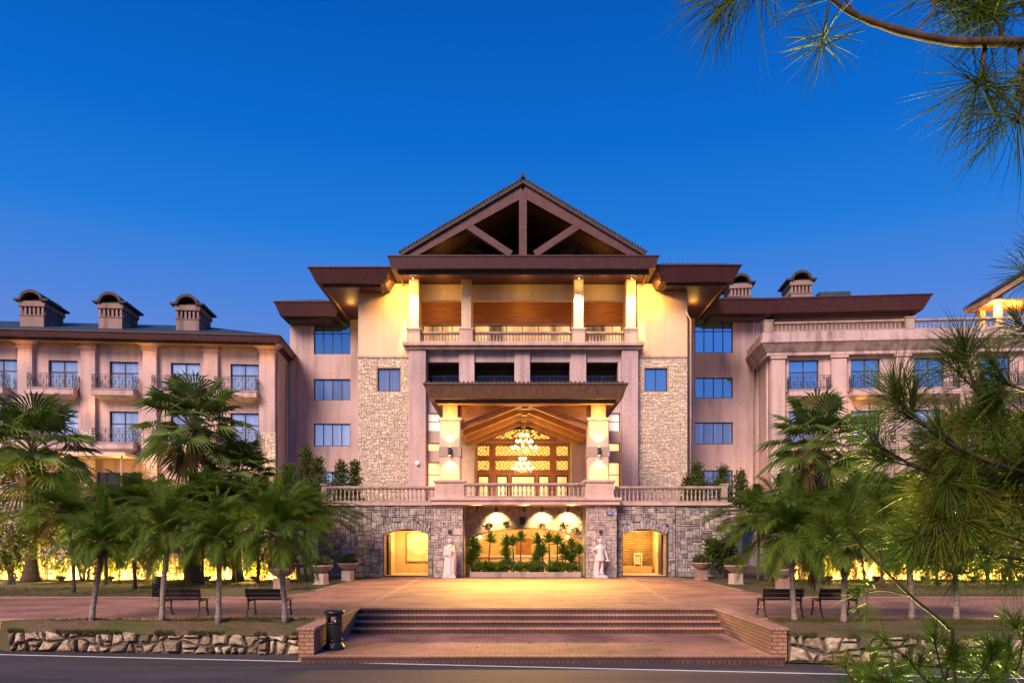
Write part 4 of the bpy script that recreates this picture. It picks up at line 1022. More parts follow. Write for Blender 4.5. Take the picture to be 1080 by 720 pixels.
point(WR.world(-1.6, 2.0, 6.0), 14, AMBER, .3); point(WR.world(WR.u(868), -1.6, 6.6), 14, AMBER, .2); point(WR.world(WR.u(905), -.9, 10.9), 5, AMBER, .1)
# --- rear block with two chimneys
WB = Wing(*WR.world(1.0, 6.2, 0)[:2], R(-5.0))
rear = empty('rear_building', (WB.X0, WB.Y0, 0), WB.a, 'higher block behind the balustraded roof with maroon eaves and two vents', 'building')
ua, ub = WB.u(806), WB.u(968)
m = MB(); wall(m, ua+.6, ub-1.0, 8, 19.2, 0, [], .1); m.face([(ub-1,0,8),(ub-1,8,8),(ub-1,8,19.2),(ub-1,0,19.2)]); m.build('wall', M['vent'], rear)
fascia(rear, ua-.4, ub+.4, -1.5, 12, 18.75, 19.75, .45, .22, 'timber', 'eaves', .5)
hip(rear, ua-.4, ub+.4, -1.5, 12, 19.755, 1.4, 'tile_teal', 'roof', 5)
u = WB.u(843.5); chimney(rear, u, -.4, 1.5, 2.4, 19.2, 21.3, 22.05)
u = WB.u(780); chimney(rear, u, -.4, 1.5, 2.4, 18.6, 21.2, 21.95)
m = MB(); m.box(WB.u(868), WB.u(902), 1.0, 3.5, 19.9, 20.85); m.build('roof_box', M['tile_teal'], rear)
# --- lit roof pavilion at the right edge
pv = empty('roof_pavilion', (34, 50.5, 15), label='gabled roof pavilion with glowing soffit at the far right edge', cat='pavilion')
m = MB(); ex0, exm, ex1 = P(1040,0,50).x, P(1040,0,50).x+5.2, P(1040,0,50).x+10.4; ez, az = P(0,319,50).z, P(0,319,50).z+3.3
for a in (ex0, ex1):
    m.face([(a,49.4,ez),(exm,49.4,az),(exm,52.6,az),(a,52.6,ez)]); m.face([(a,49.4,ez+.35),(exm,49.4,az+.35),(exm,52.6,az+.35),(a,52.6,ez+.35)]); m.face([(a,49.4,ez),(exm,49.4,az),(exm,49.4,az+.35),(a,49.4,ez+.35)]); m.face([(a,49.4,ez),(a,52.6,ez),(a,52.6,ez+.35),(a,49.4,ez+.35)])
m.build('roof', M['soffit'], pv)
m = MB()
for a in (ex0-.1, ex1+.1): m.face([(a,49.3,ez+.37),(exm,49.3,az+.42),(exm,52.7,az+.42),(a,52.7,ez+.37)])
m.build('roof_tiles', M['tile_dark'], pv)
for xx in (ex0+.9, ex1-.9):
    for yy in (50.2, 52.0): m = MB(); m.box(xx-.2, xx+.2, yy-.2, yy+.2, 15.2, ez+.62); m.build('column', M['plaster_cream'], pv, bevel=.02)
m = MB(); m.box(ex0+.6, ex1-.6, 50.05, 50.35, ez+.1, ez+.5) if False else m.beam((ex0+.5,49.9,ez+.3),(exm,49.9,az-.1),.2,.3); m.beam((ex1-.5,49.9,ez+.3),(exm,49.9,az-.1),.2,.3); m.build('gable_beam', M['wood_beam'], pv)
m = MB(); m.box(ex0+.25, ex1-.25, 49.5, 52.5, ez+.03, ez+.13); m.build('soffit', M['soffit'], pv)
point((ex0+.55, 49.85, ez-.35), 45, WARM2, .06); point((ex0+2.0, 50.6, ez-.6), 70, WARM, .15)
# ================================================================== STREET FURNITURE
def bench(name, loc, label):
    b = empty(name, loc, label=label, cat='bench', group='park benches facing the hotel'); x, y, z = loc; wd = 1.06
    m = MB()
    for k in range(5): m.box(x-wd/2, x+wd/2, y+.05+k*.095, y+.13+k*.095, .425, .455)
    m.build('seat', M['bench_wood'], b, bevel=.006)
    m = MB()
    for z0 in (.50, .615): 
        m.beam((x-wd/2, y-.02-(z0-.5)*.35, z0+.055), (x+wd/2, y-.02-(z0-.5)*.35, z0+.055), .03, .105, (0,-.3,1))
    m.build('backrest', M['bench_wood'], b, bevel=.006)
    for s in (-1, 1):
        xx = x+s*(wd/2-.06); m = MB()
        m.tube([(xx,y-.10,.0),(xx,y-.06,.14),(xx,y+.02,.30),(xx,y+.02,.42),(xx,y-.0,.55),(xx,y-.065,.74)], [.028,.022,.024,.026,.024,.02], 6)
        m.tube([(xx,y+.62,.0),(xx,y+.55,.12),(xx,y+.50,.28),(xx,y+.52,.42)], [.028,.022,.024,.026], 6)
        m.tube([(xx,y-.06,.13),(xx,y+.10,.21),(xx,y+.28,.235),(xx,y+.44,.20),(xx,y+.555,.12)], .017, 6)
        m.tube([(xx,y+.0,.41),(xx,y+.27,.405),(xx,y+.56,.41)], .022, 6)
        m.box(xx-.035, xx+.035, y-.14, y-.05, 0, .03); m.box(xx-.035, xx+.035, y+.57, y+.67, 0, .03)
        m.build('leg_frame', M['iron_brown'], b, bevel=0)
    return b
bench('park_bench', (-8.58, 19.72, 0), 'dark slatted bench farthest from the bin, partly behind a leaning palm trunk')
bench('park_bench', (-6.38, 19.72, 0), 'dark slatted bench between two palm trunks near the litter bin')
bench('park_bench', (6.88, 19.72, 0), 'dark slatted bench close to the right end of the steps')
bench('park_bench', (8.32, 19.72, 0), 'dark slatted bench crossed by the second palm trunk right of the steps')

lb = empty('litter_bin', (-4.27, 18.15, -.6), label='round black litter bin with an open mouth standing beside the steps', cat='litter bin')
prof = [(.245,0),(.25,.05),(.22,.10),(.19,.16),(.185,.20),(.185,.60),(.185,.78),(.19,.82)]
m = MB(); n = 40; c = (-4.27, 18.15, -.6); b0 = len(m.v)
for i, (r_, z) in enumerate(prof):
    for k in range(n):
        t = 2*math.pi*k/n; rr = r_*(1-.025*(k % 2)) if 3 <= i <= 5 else r_
        m.v.append((c[0]+rr*math.cos(t), c[1]+rr*math.sin(t), c[2]+z))
for i in range(len(prof)-1):
    for k in range(n):
        t = (k+.5)/n*360
        if i == 5 and (235 < t < 300 or 55 < t < 125): continue
        m.f.append((b0+i*n+k, b0+i*n+(k+1)%n, b0+(i+1)*n+(k+1)%n, b0+(i+1)*n+k)); m.m.append(0)
m.build('body', M['bin'], lb)
m = MB(); m.lathe([(.19,.82),(.235,.84),(.24,.885),(.225,.91),(.12,.935),(.02,.94)], c, 40); m.build('lid', M['bin'], lb, True)
m = MB(); m.lathe([(.165,.02),(.165,.62)], c, 24); m.build('liner', M['dark_room'], lb)
m = MB(); m.face([(-4.26,18.10,.06),(-4.17,18.12,.05),(-4.16,18.13,.14),(-4.25,18.11,.155)]); m.box(-4.26,-4.16,18.115,18.16,-.1,.06); m.build('paper', M['white_paint'], lb)
for s in (0.0, .62): m = MB(); m.lathe([(.192,s+.195 if s == 0 else .605),(.198,.205 if s == 0 else .615),(.198,.225 if s == 0 else .635),(.192,.235 if s == 0 else .645)], c, 40); m.build('hoop', M['bin'], lb, True)

# dark notice board half hidden behind the leaning palm
nb = empty('notice_board', (-9.62, 20.55, 0), label='small dark notice board on a post behind the leaning palm trunk', cat='notice board')
m = MB(); m.tube([(-9.50,20.55,0),(-9.50,20.55,.7)], .03, 8); m.build('post', M['iron'], nb)
m = MB(); m.box(-9.70,-9.45,20.52,20.57,.45,.99); b_ = m.build('board', M['bin'], nb, bevel=.01)
m = MB(); m.tube([(-9.59+.06*math.cos(t/10*6.28),20.51,.66+.08*math.sin(t/10*6.28)) for t in range(11)], .012, 4); m.tube([(-9.66,20.51,.85),(-9.54,20.51,.8)], .01, 4); m.build('emblem', M['bowl'], b_)

# number plate on the right pier
npl = P(643,541,39.85)
ns = empty('number_plate', npl, label='small blue enamel number plate with pale figures on the right stone pier', cat='sign')
m = MB(); m.box(npl.x-.16, npl.x+.16, 39.80, 39.86, npl.z-.10, npl.z+.10); pl = m.build('plate', M['blue_sign'], ns, bevel=.01)
m = MB()
for ox in (-.05, .06):
    for (dx, dz, w_, h_) in ((0,.05,.07,.016),(0,0,.07,.016),(0,-.05,.07,.016),(.03,.025,.016,.05),(.03,-.025,.016,.05),(-.03,.025,.016,.05)):
        m.box(npl.x+ox+dx-w_/2, npl.x+ox+dx+w_/2, 39.785, 39.799, npl.z+dz-h_/2, npl.z+dz+h_/2)
m.build('figures', M['white_paint'], pl)
for px in (474, 633):
    p = P(px,560,39.85); m = MB(); m.box(p.x-.06,p.x+.06,39.74,39.87,p.z-.10,p.z+.08); m.lathe([(.03,-.02),(.05,.04)], (p.x,39.72,p.z-.06), 8)
    tag(m.build('wall_fitting', M['lamp_body']), 'small dark fitting on the stone pier above the %s statue' % ('draped' if px == 474 else 'winged'), 'wall fitting')
# spotlights under the slab
for x, lab in ((-2.0,'unlit black spotlight under the slab beside the left pier'), (-1.0,'black spotlight under the slab over the left pool of light'), (.5,'unlit black spotlight under the slab above the dark plaque'), (1.45,'black spotlight under the slab over the middle pool of light'), (2.85,'black spotlight under the slab over the right pool of light')):
    s_ = empty('spotlight', (x, 41.15, 3.74), label=lab, cat='spotlight')
    m = MB(); m.box(x-.05,x+.05,41.1,41.2,3.66,3.739); m.build('mount', M['lamp_body'], s_)
    m = MB(); m.tube([(x,41.08,3.64),(x,41.25,3.50)], [.07,.09], 10); m.build('lamp_head', M['lamp_body'], s_)
p = P(551,549,41.9); m = MB(); m.box(p.x-.16,p.x+.16,41.84,41.94,p.z-.2,p.z+.2); m.box(p.x-.12,p.x+.12,41.80,41.839,p.z-.16,p.z+.16); tag(m.build('wall_plaque', M['fascia_dark']), 'dark square plaque on the recess wall between the pools of light', 'plaque')
# picture and easel in the passages
def art_mat():
    m, t, b = newmat('framed_relief')
    no, rp, tc = noise_tint(t, b, (.62,.45,.28), (.78,.68,.50), 1.8, 6, lo=.42, hi=.58)
    t.links.new(rp.outputs[0], b.inputs['Base Color']); return m
M['artwork'] = art_mat()
fp = empty('framed_picture', (-5.55, 44.55, .9), label='pale framed picture on the end wall of the left arch passage', cat='picture')
m = MB(); m.box(-6.25,-4.98,44.55,44.598,.72,2.3); m.build('canvas', M['artwork'], fp)
m = MB(); m.box(-6.32,-6.25,44.52,44.597,.65,2.37); m.box(-4.98,-4.91,44.52,44.597,.65,2.37); m.box(-6.25,-4.98,44.52,44.597,.65,.72); m.box(-6.25,-4.98,44.52,44.597,2.30,2.37); m.build('frame', M['brass'], fp)
ck = empty('white_stand', (7.1, 44.2, .055), label='small white display stand inside the right arch passage', cat='stand')
m = MB(); m.box(6.85,6.91,44.1,44.16,.055,1.15); m.box(7.25,7.31,44.1,44.16,.055,1.15); m.box(6.85,7.31,44.1,44.3,.55,.60); m.box(6.85,7.31,44.1,44.15,1.1,1.18); m.build('rack', M['white_paint'], ck)
m = MB(); m.box(6.95,7.2,44.18,44.24,.601,1.0); m.build('panel', M['artwork'], ck)
m = MB(); m.box(5.75,7.9,44.0,44.58,.055,.42); tag(m.build('stone_ledge', M['warm_plaster'], bevel=.02), 'pale stone ledge at the end of the right arch passage', 'ledge')

# ================================================================== FOLIAGE BUILDERS
def leaf(m, base, d, up, ln, wd, droop=.25, mi=0):
    """one narrow leaf: a diamond of two bent faces"""
    d = d.normalized(); sd = d.cross(up)
    if sd.length < .05: sd = d.cross(Vector((1,0,0)))
    sd.normalize(); mid = base + d*ln*.45; tip = base + d*ln + Vector((0,0,-droop*ln))
    b = len(m.v); m.v += [tuple(base - sd*wd*.25), tuple(base + sd*wd*.25), tuple(mid + sd*wd*.5), tuple(mid - sd*wd*.5), tuple(tip)]
    m.f.append((b,b+1,b+2,b+3)); m.f.append((b+3,b+2,b+4)); m.m += [mi, mi]
def feather_crown(seed, n, ln, lfl, top, pairs=34, spread=1.0):
    r = random.Random(seed); m = MB()
    for i in range(n):
        f = i/n; az = i*2.39996+r.uniform(-.25,.25); el = R(84) - f*R(92)*spread + r.uniform(-.15,.15); L_ = ln*r.uniform(.85,1.1)*(1-.15*abs(f-.35))
        p = Vector((0,0,top+.12*(1-f))); d = Vector((math.cos(az)*math.cos(el), math.sin(az)*math.cos(el), math.sin(el)))
        pts = [p.copy()]; dirs = [d.copy()]; k = 12
        for s in range(k):
            p = p + d*(L_/k); d = (d + Vector((0,0,-.15-.02*f))*(.5+1.0*s/k)).normalized(); pts.append(p.copy()); dirs.append(d.copy())
        m.tube(pts[::3]+([pts[-1]] if k % 3 else []), [.016,.012,.009,.006,.003][:len(pts[::3])], 3, cap=False)
        for q in range(pairs):
            t = .14+.86*(q+r.random()*.6)/pairs; a = t*k; i0 = min(int(a), k-1); b = pts[i0].lerp(pts[i0+1], a-i0); dd = dirs[i0]
            sd = dd.cross(Vector((0,0,1)));
            if sd.length < .05: sd = Vector((1,0,0))
            sd.normalize(); upv = sd.cross(dd)
            for s in (-1, 1):
                ld = sd*s*(.92-.45*t) + dd*(.55+.45*t) + upv*r.uniform(.0,.30)
                leaf(m, b, ld, upv, lfl*(math.sin(math.pi*min(1,.12+.86*t))**.6)*r.uniform(.8,1.1)+.05, .0125*r.uniform(.8,1.3), r.uniform(.18,.45))
    for i in range(5):
        az = r.uniform(0,6.28); p = Vector((0,0,top-.06)); d = Vector((math.cos(az)*.8, math.sin(az)*.8, -.25)); k = 9; L_ = ln*r.uniform(.55,.8)
        for s in range(k):
            q = p + d*(L_/k); d = (d+Vector((0,0,-.32))).normalized(); m.tube([p,q], .008, 3, 1, cap=False); sd = d.cross(Vector((0,0,1)))
            if sd.length < .05: sd = Vector((math.sin(az),-math.cos(az),0))
            sd.normalize()
            for j in range(4):
                for sg in (-1,1): leaf(m, p.lerp(q, j/4), sd*sg*.7+d*.8+Vector((r.uniform(-.2,.2),r.uniform(-.2,.2),-.3)), Vector((0,0,1)), lfl*r.uniform(.4,.8), .014, .4, 1)
            p = q
    return m
def fan_crown(seed, n, pet, rad, top, dead=3):
    r = random.Random(seed); m = MB()
    for i in range(n+dead):
        isd = i >= n; f = min(1, i/n); az = i*2.39996+r.uniform(-.2,.2); el = (R(80) - f*R(112) if not isd else -R(62)) + r.uniform(-.12,.12); L_ = pet*r.uniform(.85,1.15)*(.75 if isd else 1)
        d = Vector((math.cos(az)*math.cos(el), math.sin(az)*math.cos(el), math.sin(el))); p = Vector((0,0,top+.2*(1-f))); pts = [p.copy()]
        for s in range(5): p = p + d*(L_/5); d = (d+Vector((0,0,-.055))).normalized(); pts.append(p.copy())
        m.tube(pts, [.04,.035,.03,.026,.022,.02], 4, 1 if isd else 2, cap=False)
        sd = d.cross(Vector((0,0,1)));
        if sd.length < .05: sd = Vector((1,0,0))
        sd.normalize(); nrm = sd.cross(d); segs = 26; rr = rad*r.uniform(.85,1.1)
        for k in range(segs):
            a = R(-128)+R(256)*k/(segs-1); da = R(256)/(segs-1)*.62
            c1 = d*math.cos(a-da/2)+sd*math.sin(a-da/2); c2 = d*math.cos(a+da/2)+sd*math.sin(a+da/2); c0 = d*math.cos(a)+sd*math.sin(a)
            lnk = rr*(.72+.28*math.cos(a*.55))*r.uniform(.9,1.08); fold = nrm*(.03*rr); cup = nrm*(.10*rr*(1-math.cos(a)))
            dz = Vector((0,0,-lnk*r.uniform(.10,.38)))
            b = len(m.v); mid = lnk*.58
            m.v += [tuple(p), tuple(p+c1*mid-fold+cup), tuple(p+c0*mid+fold+cup), tuple(p+c2*mid-fold+cup), tuple(p+c0*lnk+cup+dz)]
            m.f += [(b,b+1,b+2),(b,b+2,b+3),(b+1,b+4,b+2),(b+2,b+4,b+3)]; m.m += [1 if isd else 0]*4
    return m
def trunk(h, r0, r1, lean=(0,0), seed=0, rings=True, flare=1.35, boot=0.0):
    r = random.Random(seed); m = MB(); n = max(6, int(h/.14)); pts, rad = [], []
    for i in range(n+1):
        t = i/n; pts.append((lean[0]*(t**1.5)+.02*math.sin(t*5+seed), lean[1]*(t**1.5), h*t-.06*(i==0)))
        rad.append((r0+(r1-r0)*t)*(1+boot*max(0,(t-.80)/.20)**1.5)*(1+(.10*(i % 2) if rings else 0)+r.uniform(-.03,.03))*(1+(flare-1)*max(0,1-t*7)))
    m.tube(pts, rad, 9); return m
def leaf_mass(m, c, rad, n, size, r, shell=.55, upw=.3, narrow=.5):
    for _ in range(n):
        u = Vector((r.gauss(0,1), r.gauss(0,1), r.gauss(0,1))).normalized(); q = shell+(1-shell)*r.random()
        p = Vector((c[0]+u.x*rad[0]*q, c[1]+u.y*rad[1]*q, c[2]+u.z*rad[2]*q))
        d = (u+Vector((r.uniform(-.7,.7), r.uniform(-.7,.7), r.uniform(-.5,.7)+upw)))
        s = size*r.uniform(.6,1.3); leaf(m, p, d, Vector((r.uniform(-1,1),r.uniform(-1,1),r.uniform(-1,1))), s, s*narrow, .1)

# ------------------------------------------------------------------ pygmy date palms along the front bed
def date_palm(loc, h, variant, rz, sc, label, group, lean=(0,0)):
    if not isinstance(variant, bpy.types.Object):
        pass
    root = empty('date_palm', loc, label=label, cat='palm', group=group); root.rotation_euler = (0,0,rz)
    ORG[root.name] = (0,0,0)
    t = trunk(h, .062, .066, lean, int(loc[0]*7)&63, boot=1.3).build('trunk', M['bark_pale'] if loc[1] < 24 else M['bark'], root, True)
    me = CROWNS[variant]; c = bpy.data.objects.new('crown', me); col.objects.link(c); c.parent = root; c.location = (lean[0], lean[1], h-.1); c.scale = (sc,sc,sc); c.rotation_euler = (0,0,rz*1.7)
    return root
CROWNS = []
for sd, n, ln, lf in ((1,44,1.55,.40),(2,48,1.62,.42),(3,40,1.45,.38)):
    mb = feather_crown(sd, n, ln, lf, .0, 74)
    k = random.Random(sd)
    o = mb.build('crown', [M['palm_leaf'], M['dead_leaf']]); CROWNS.append(o.data); bpy.data.objects.remove(o)
def at(px, d, z=0.0): return ((px-CX)*d/F, d, z)
G1 = 'pygmy date palms along the front bed'
date_palm(at(98,19.05,-.02), 1.95, 0, .3, .88, 'feathery date palm standing alone at the left end of the front bed', G1, (.22,.1))
date_palm(at(171,19.0,-.02), 2.15, 1, 1.4, .98, 'feathery date palm with a leaning trunk in front of the farthest bench', G1, (.34,.05))
date_palm(at(231,18.75,-.03), 2.05, 2, 2.6, .95, 'feathery date palm rising between the two benches left of the steps', G1, (.02,0))
date_palm(at(301,18.8,-.03), 2.2, 1, 4.1, 1.02, 'feathery date palm at the right end of the bench nearest the bin', G1, (.14,-.1))
date_palm(at(838,18.6,-.04), 2.15, 0, 5.2, 1.15, 'feathery date palm in front of the bench nearest the steps on the right', G1, (-.26,.1))
date_palm(at(890,18.5,-.04), 2.1, 1, .9, 1.05, 'feathery date palm crossing the second bench right of the steps', G1, (.05,0))
date_palm(at(1008,18.9,-.02), 2.1, 2, 2.2, 1.0, 'feathery date palm behind the pine boughs on the right bed', G1, (-.03,0))
date_palm(at(961,18.9,-.02), 1.9, 0, 3.4, .9, 'slim feathery date palm between the second bench and the pine trunk', G1, (.02,0))
G2 = 'date palms on the back lawn before the lit hedge'
mids = [(78,29,2.5,1.15,'stout date palm on the left lawn nearest the big fan palm'),(142,31,2.7,1.3,'date palm with a thick dark trunk behind the leaning front palm'),(112,34,2.2,1.15,'short date palm against the lit hedge left of the notice board'),
        (213,34.6,3.2,1.45,'tall date palm before the hedge behind the gap between the benches'),(247,35.2,3.0,1.35,'date palm with a slanting trunk before the hedge behind the near bench'),(272,35.5,3.0,1.3,'date palm before the hedge just left of the nearest bowl planter'),(322,36.4,2.7,1.2,'date palm before the hedge between the bowl planters'),
        (930,32,2.8,1.3,'date palm before the lit hedge right of the arched windows'),(958,33.5,3.1,1.4,'date palm before the lit hedge behind the slim front palm'),(988,34,2.8,1.3,'date palm before the lit hedge behind the pine boughs'),(1042,31,2.7,1.35,'date palm before the lit hedge near the right edge'),
        (800,36.5,2.7,1.35,'date palm at the right end of the stone podium behind the planters'),(858,35,2.6,1.35,'date palm behind the nearest right planter')]
for i, (px, d, h, s, lab) in enumerate(mids):
    t = date_palm(at(px,d,-.012), h+.55, i % 3, i*1.1, s*1.32, lab, G2, (rnd.uniform(-.25,.25),0)); t.children[0].scale = (2.3,2.3,1)
# ------------------------------------------------------------------ fan palms
FANS = []
for sd, n, pe, ra in ((5,30,1.35,1.25),(6,34,1.5,1.35)):
    o = fan_crown(sd, n, pe, ra, 0).build('crown', [M['fan_leaf'], M['dead_leaf'], M['petiole']]); FANS.append(o.data); bpy.data.objects.remove(o)
def fan_palm(px, d, py, rad, var, label, rz, tr=.26):
    h = P(px,py,d).z; root = empty('fan_palm', at(px,d,-.012), label=label, cat='palm', group='fan palms behind the lawn'); ORG[root.name] = (0,0,0)
    trunk(h-.2, tr, tr*.62, (0,0), px & 31, True, 1.5).build('trunk', M['bark'], root, True)
    c = bpy.data.objects.new('crown', FANS[var]); col.objects.link(c); c.parent = root; c.location = (0,0,h-.3); s = rad/2.45; c.scale = (s,s,s); c.rotation_euler = (0,0,rz)
fan_palm(34, 36.3, 474, 2.8, 1, 'big fan palm with a thick trunk at the far left', .4, .34)
fan_palm(204, 35.6, 448, 2.75, 0, 'tallest fan palm spreading across the left wing balconies', 1.7, .28)
fan_palm(251, 36.4, 500, 2.0, 1, 'shorter fan palm beside the corner of the left wing', 3.1, .22)
fan_palm(862, 35.5, 468, 2.7, 0, 'fan palm in front of the right wing balconies', 4.3, .26)

# ------------------------------------------------------------------ lit hedges, garden walls and floodlights
for x0, x1, lab in ((-40,-10.9,'low pale garden wall washed by floodlights behind the left palms'), (12.6,42,'low pale garden wall washed by floodlights behind the right palms')):
    m = MB(); m.box(x0, x1, 38.6, 38.85, -.1, .95); m.box(x0-.03, x1+.03, 38.55, 38.9, .95, 1.03); tag(m.build('garden_wall', M['plaster']), lab, 'wall')
r = random.Random(77)
HM = []
for sd in range(3):
    m = MB(); rr = random.Random(100+sd)
    for k in range(11): leaf_mass(m, (rr.uniform(-1.5,1.5), rr.uniform(-.25,.25), rr.uniform(1.0,2.1)), (.75,.4,.55), 120, .15, rr, .2, .2, .6)
    for k in range(15): leaf_mass(m, (rr.uniform(-1.6,1.6), rr.uniform(-.25,.2), rr.uniform(.3,.95)), (.4,.3,.34), 46, .13, rr, .1, .2, .6)
    o = m.build('foliage', M['hedge_leaf']); me = o.data; bpy.data.objects.remove(o)
    s = MB()
    for k in range(7): x = rr.uniform(-1.4,1.4); s.tube([(x,0,-.05),(x+rr.uniform(-.1,.1),rr.uniform(-.1,.1),.7),(x+rr.uniform(-.4,.4),rr.uniform(-.2,.2),1.7)], [.03,.02,.008], 5)
    o = s.build('stems', M['bark']); HM.append((me, o.data)); bpy.data.objects.remove(o)
def hedge(x, y, sc, label, k, rz):
    root = empty('hedge_shrub', (x,y,-.012), label=label, cat='shrub', group='lit hedge shrubs along the garden wall'); root.rotation_euler = (0,0,rz); root.scale = sc
    for nm, me in zip(('foliage','stems'), HM[k % 3]): o = bpy.data.objects.new(nm, me); col.objects.link(o); o.parent = root
ord_ = ['first','second','third','fourth','fifth','sixth','seventh','eighth','ninth']
hx = [-11.9,-14.4,-16.9,-19.4,-21.9,-24.4,-27.0]
for i, x in enumerate(hx): hedge(x, 38.15+r.uniform(-.1,.1), (1.0,1,r.uniform(.95,1.25)), 'yellow-lit hedge shrub, %s along the garden wall leftwards from the podium' % ord_[i], i, r.uniform(-.1,.1))
hx2 = [14.2,16.8,19.3,21.8,24.3,26.8]
for i, x in enumerate(hx2): hedge(x, 38.15+r.uniform(-.1,.1), (1.0,1,r.uniform(.95,1.2)), 'yellow-lit hedge shrub, %s along the garden wall rightwards from the podium' % ord_[i], i+1, r.uniform(-.1,.1))
def flood(x, y, label):
    f = empty('floodlight', (x,y,0), label=label, cat='floodlight', group='ground floodlights before the garden walls')
    m = MB(); m.box(x-.22,x+.22,y-.05,y+.05,.06,.20); m.build('housing', M['lamp_body'], f, bevel=.01)
    m = MB(); m.box(x-.19,x+.19,y+.051,y+.06,.08,.18); m.build('lens', M['lamp_face'], f)
    m = MB(); m.box(x-.12,x+.12,y-.04,y+.04,-.02,.06); m.build('bracket', M['lamp_body'], f)
    spot((x,y-.08,.2), (x,y-5,4.2), 650, (1,.66,.14), 110, .9, .08)
    spot((x,y+.1,.18), (x,y+1.6,.75), 400, (1,.60,.10), 155, .8, .08)
for i in range(7): flood(-12.6-2.35*i, 37.25, 'small black ground floodlight, %s leftwards from the podium' % ord_[i])
for i in range(6): flood(15.2+2.35*i, 37.25, 'small black ground floodlight, %s rightwards from the podium' % ord_[i])
# bushes on the far left in front of the wing
for (px, d, z, rd, lab) in ((12,34,2.2,2.0,'tall leafy bush at the left picture edge beside the big fan palm'),(88,37,2.3,1.7,'leafy bush under the lit canopy of the left wing'),(1062,36,2.0,1.8,'leafy bush before the right wing near the right edge'),(760,39.6,1.3,1.0,'creeper bush climbing the right end of the stone podium')):
    rr = random.Random(px); root = empty('leafy_bush', at(px,d,-.012), label=lab, cat='bush'); ORG[root.name] = (0,0,0); m = MB()
    for k in range(16): leaf_mass(m, (rr.uniform(-1,1)*rd*.6, rr.uniform(-.4,.4)*rd*.5, z+rr.uniform(-.9,1.0)*rd*.8), (rd*.42,rd*.35,rd*.36), 90, .19, rr, .15, .2, .5)
    m.build('foliage', M['juniper'] if px != 760 else M['palm_leaf'], root)
    s = MB()
    for k in range(6): s.tube([(rr.uniform(-.2,.2),0,-.1),(rr.uniform(-.4,.4),rr.uniform(-.2,.2),z*.6),(rr.uniform(-.9,.9)*rd*.6,rr.uniform(-.3,.3),z+.5)], [.05,.03,.01], 5)
    s.build('stems', M['bark'], root)
# junipers on the terrace deck
def juniper(px, ptop, w_, label, conic=True):
    d = 46.0; top = P(px,ptop,d).z; h = top-3.86; root = empty('juniper', at(px,d,3.86), label=label, cat='conifer', group='conifers on the podium terrace'); ORG[root.name] = (0,0,0)
    rr = random.Random(px); m = MB(); n = int(h*7)
    for k in range(n):
        t = k/n; z = .2+h*.95*t; q = w_*(1-t**1.6 if conic else math.sin(math.pi*(.15+.8*t)))*rr.uniform(.6,1.1)
        a = rr.uniform(0,6.28); leaf_mass(m, (math.cos(a)*q*.6, math.sin(a)*q*.6, z), (.34+q*.35,.34+q*.35,.34), 90, .19, rr, .1, .7, .35)
    m.build('foliage', M['juniper'], root)
    s = MB(); s.tube([(0,0,-.02),(0,0,h*.8)], [.07,.02], 6); s.build('trunk', M['bark'], root)
for px, pt, w_, lab in ((303,492,.55,'small juniper at the left end of the terrace beside the wing corner'),(322,474,.75,'tallest juniper on the left terrace below the flank windows'),(336,484,.6,'juniper standing just right of the tallest one on the left terrace'),(359,489,.6,'bushy juniper before the low window on the left terrace'),(374,488,.35,'slender juniper against the left stone tower'),
                        (735,490,.6,'tallest juniper on the right terrace before the low window'),(727,505,.5,'low juniper beside the right stone tower'),(762,494,.6,'bushy juniper on the right terrace under the flank windows'),(781,500,.35,'slender juniper at the right end of the terrace')):
    juniper(px, pt, w_, lab)
for px, lab in ((345,'low clipped shrub mass on the left terrace between the junipers'),(750,'low clipped shrub mass on the right terrace between the junipers')):
    rr = random.Random(px); root = empty('terrace_shrub', at(px,45.2,3.86), label=lab, cat='shrub'); ORG[root.name] = (0,0,0); m = MB()
    for k in range(9): leaf_mass(m, (rr.uniform(-1.6,1.6),0,rr.uniform(.6,1.7)), (.7,.4,.55), 110, .17, rr, .2, .3, .5)
    m.build('foliage', M['juniper'], root); s = MB()
    for k in range(5): s.tube([(k*.5-1,0,-.02),(k*.5-1,0,.9)], .02, 5)
    s.build('stems', M['bark'], root)

# ------------------------------------------------------------------ bowl planters along the plaza
def planter(x, y, rz, lab, brk):
    p = empty('bowl_planter', (x,y,0), rz, lab, 'planter', 'bowl planters beside the plaza'); ORG[p.name] = (0,0,0)
    m = MB(); m.box(-.23,.23,-.23,.23,0,.48); m.box(-.26,.26,-.26,.26,0,.05); m.build('pedestal', M['ped_brick'] if brk else M['granite'], p, bevel=.012)
    m = MB(); m.lathe([(.14,.48),(.17,.50),(.30,.58),(.44,.70),(.49,.78),(.51,.79),(.51,.85),(.47,.85),(.43,.80),(.05,.79)], (0,0,0), 28); m.build('bowl', M['bowl'], p, True)
    s = empty('bowl_shrub', (x,y,.80), label=lab.replace('bowl planter','clipped round shrub growing in the bowl planter').replace('brick-pedestal ','').replace('granite-pedestal ',''), cat='shrub', group='clipped shrubs in the bowl planters'); ORG[s.name] = (0,0,0)
    rr = random.Random(int(x*9)); m = MB(); leaf_mass(m, (0,0,.14), (.50,.50,.30), 620, .12, rr, .3, .5, .5); m.build('foliage', M['juniper'], s)
    t = MB(); [t.tube([(0,0,-.03),(rr.uniform(-.25,.25),rr.uniform(-.25,.25),.15)], .012, 4) for _ in range(5)]; t.build('stems', M['bark'], s)
planter(-8.0, 36.8, -.25, 'granite-pedestal bowl planter farthest along the left plaza edge', False)
planter(-8.5, 33.7, -.25, 'granite-pedestal bowl planter in the middle of the left plaza edge', False)
planter(-9.12, 30.0, -.25, 'brick-pedestal bowl planter behind the bench nearest the bin', True)
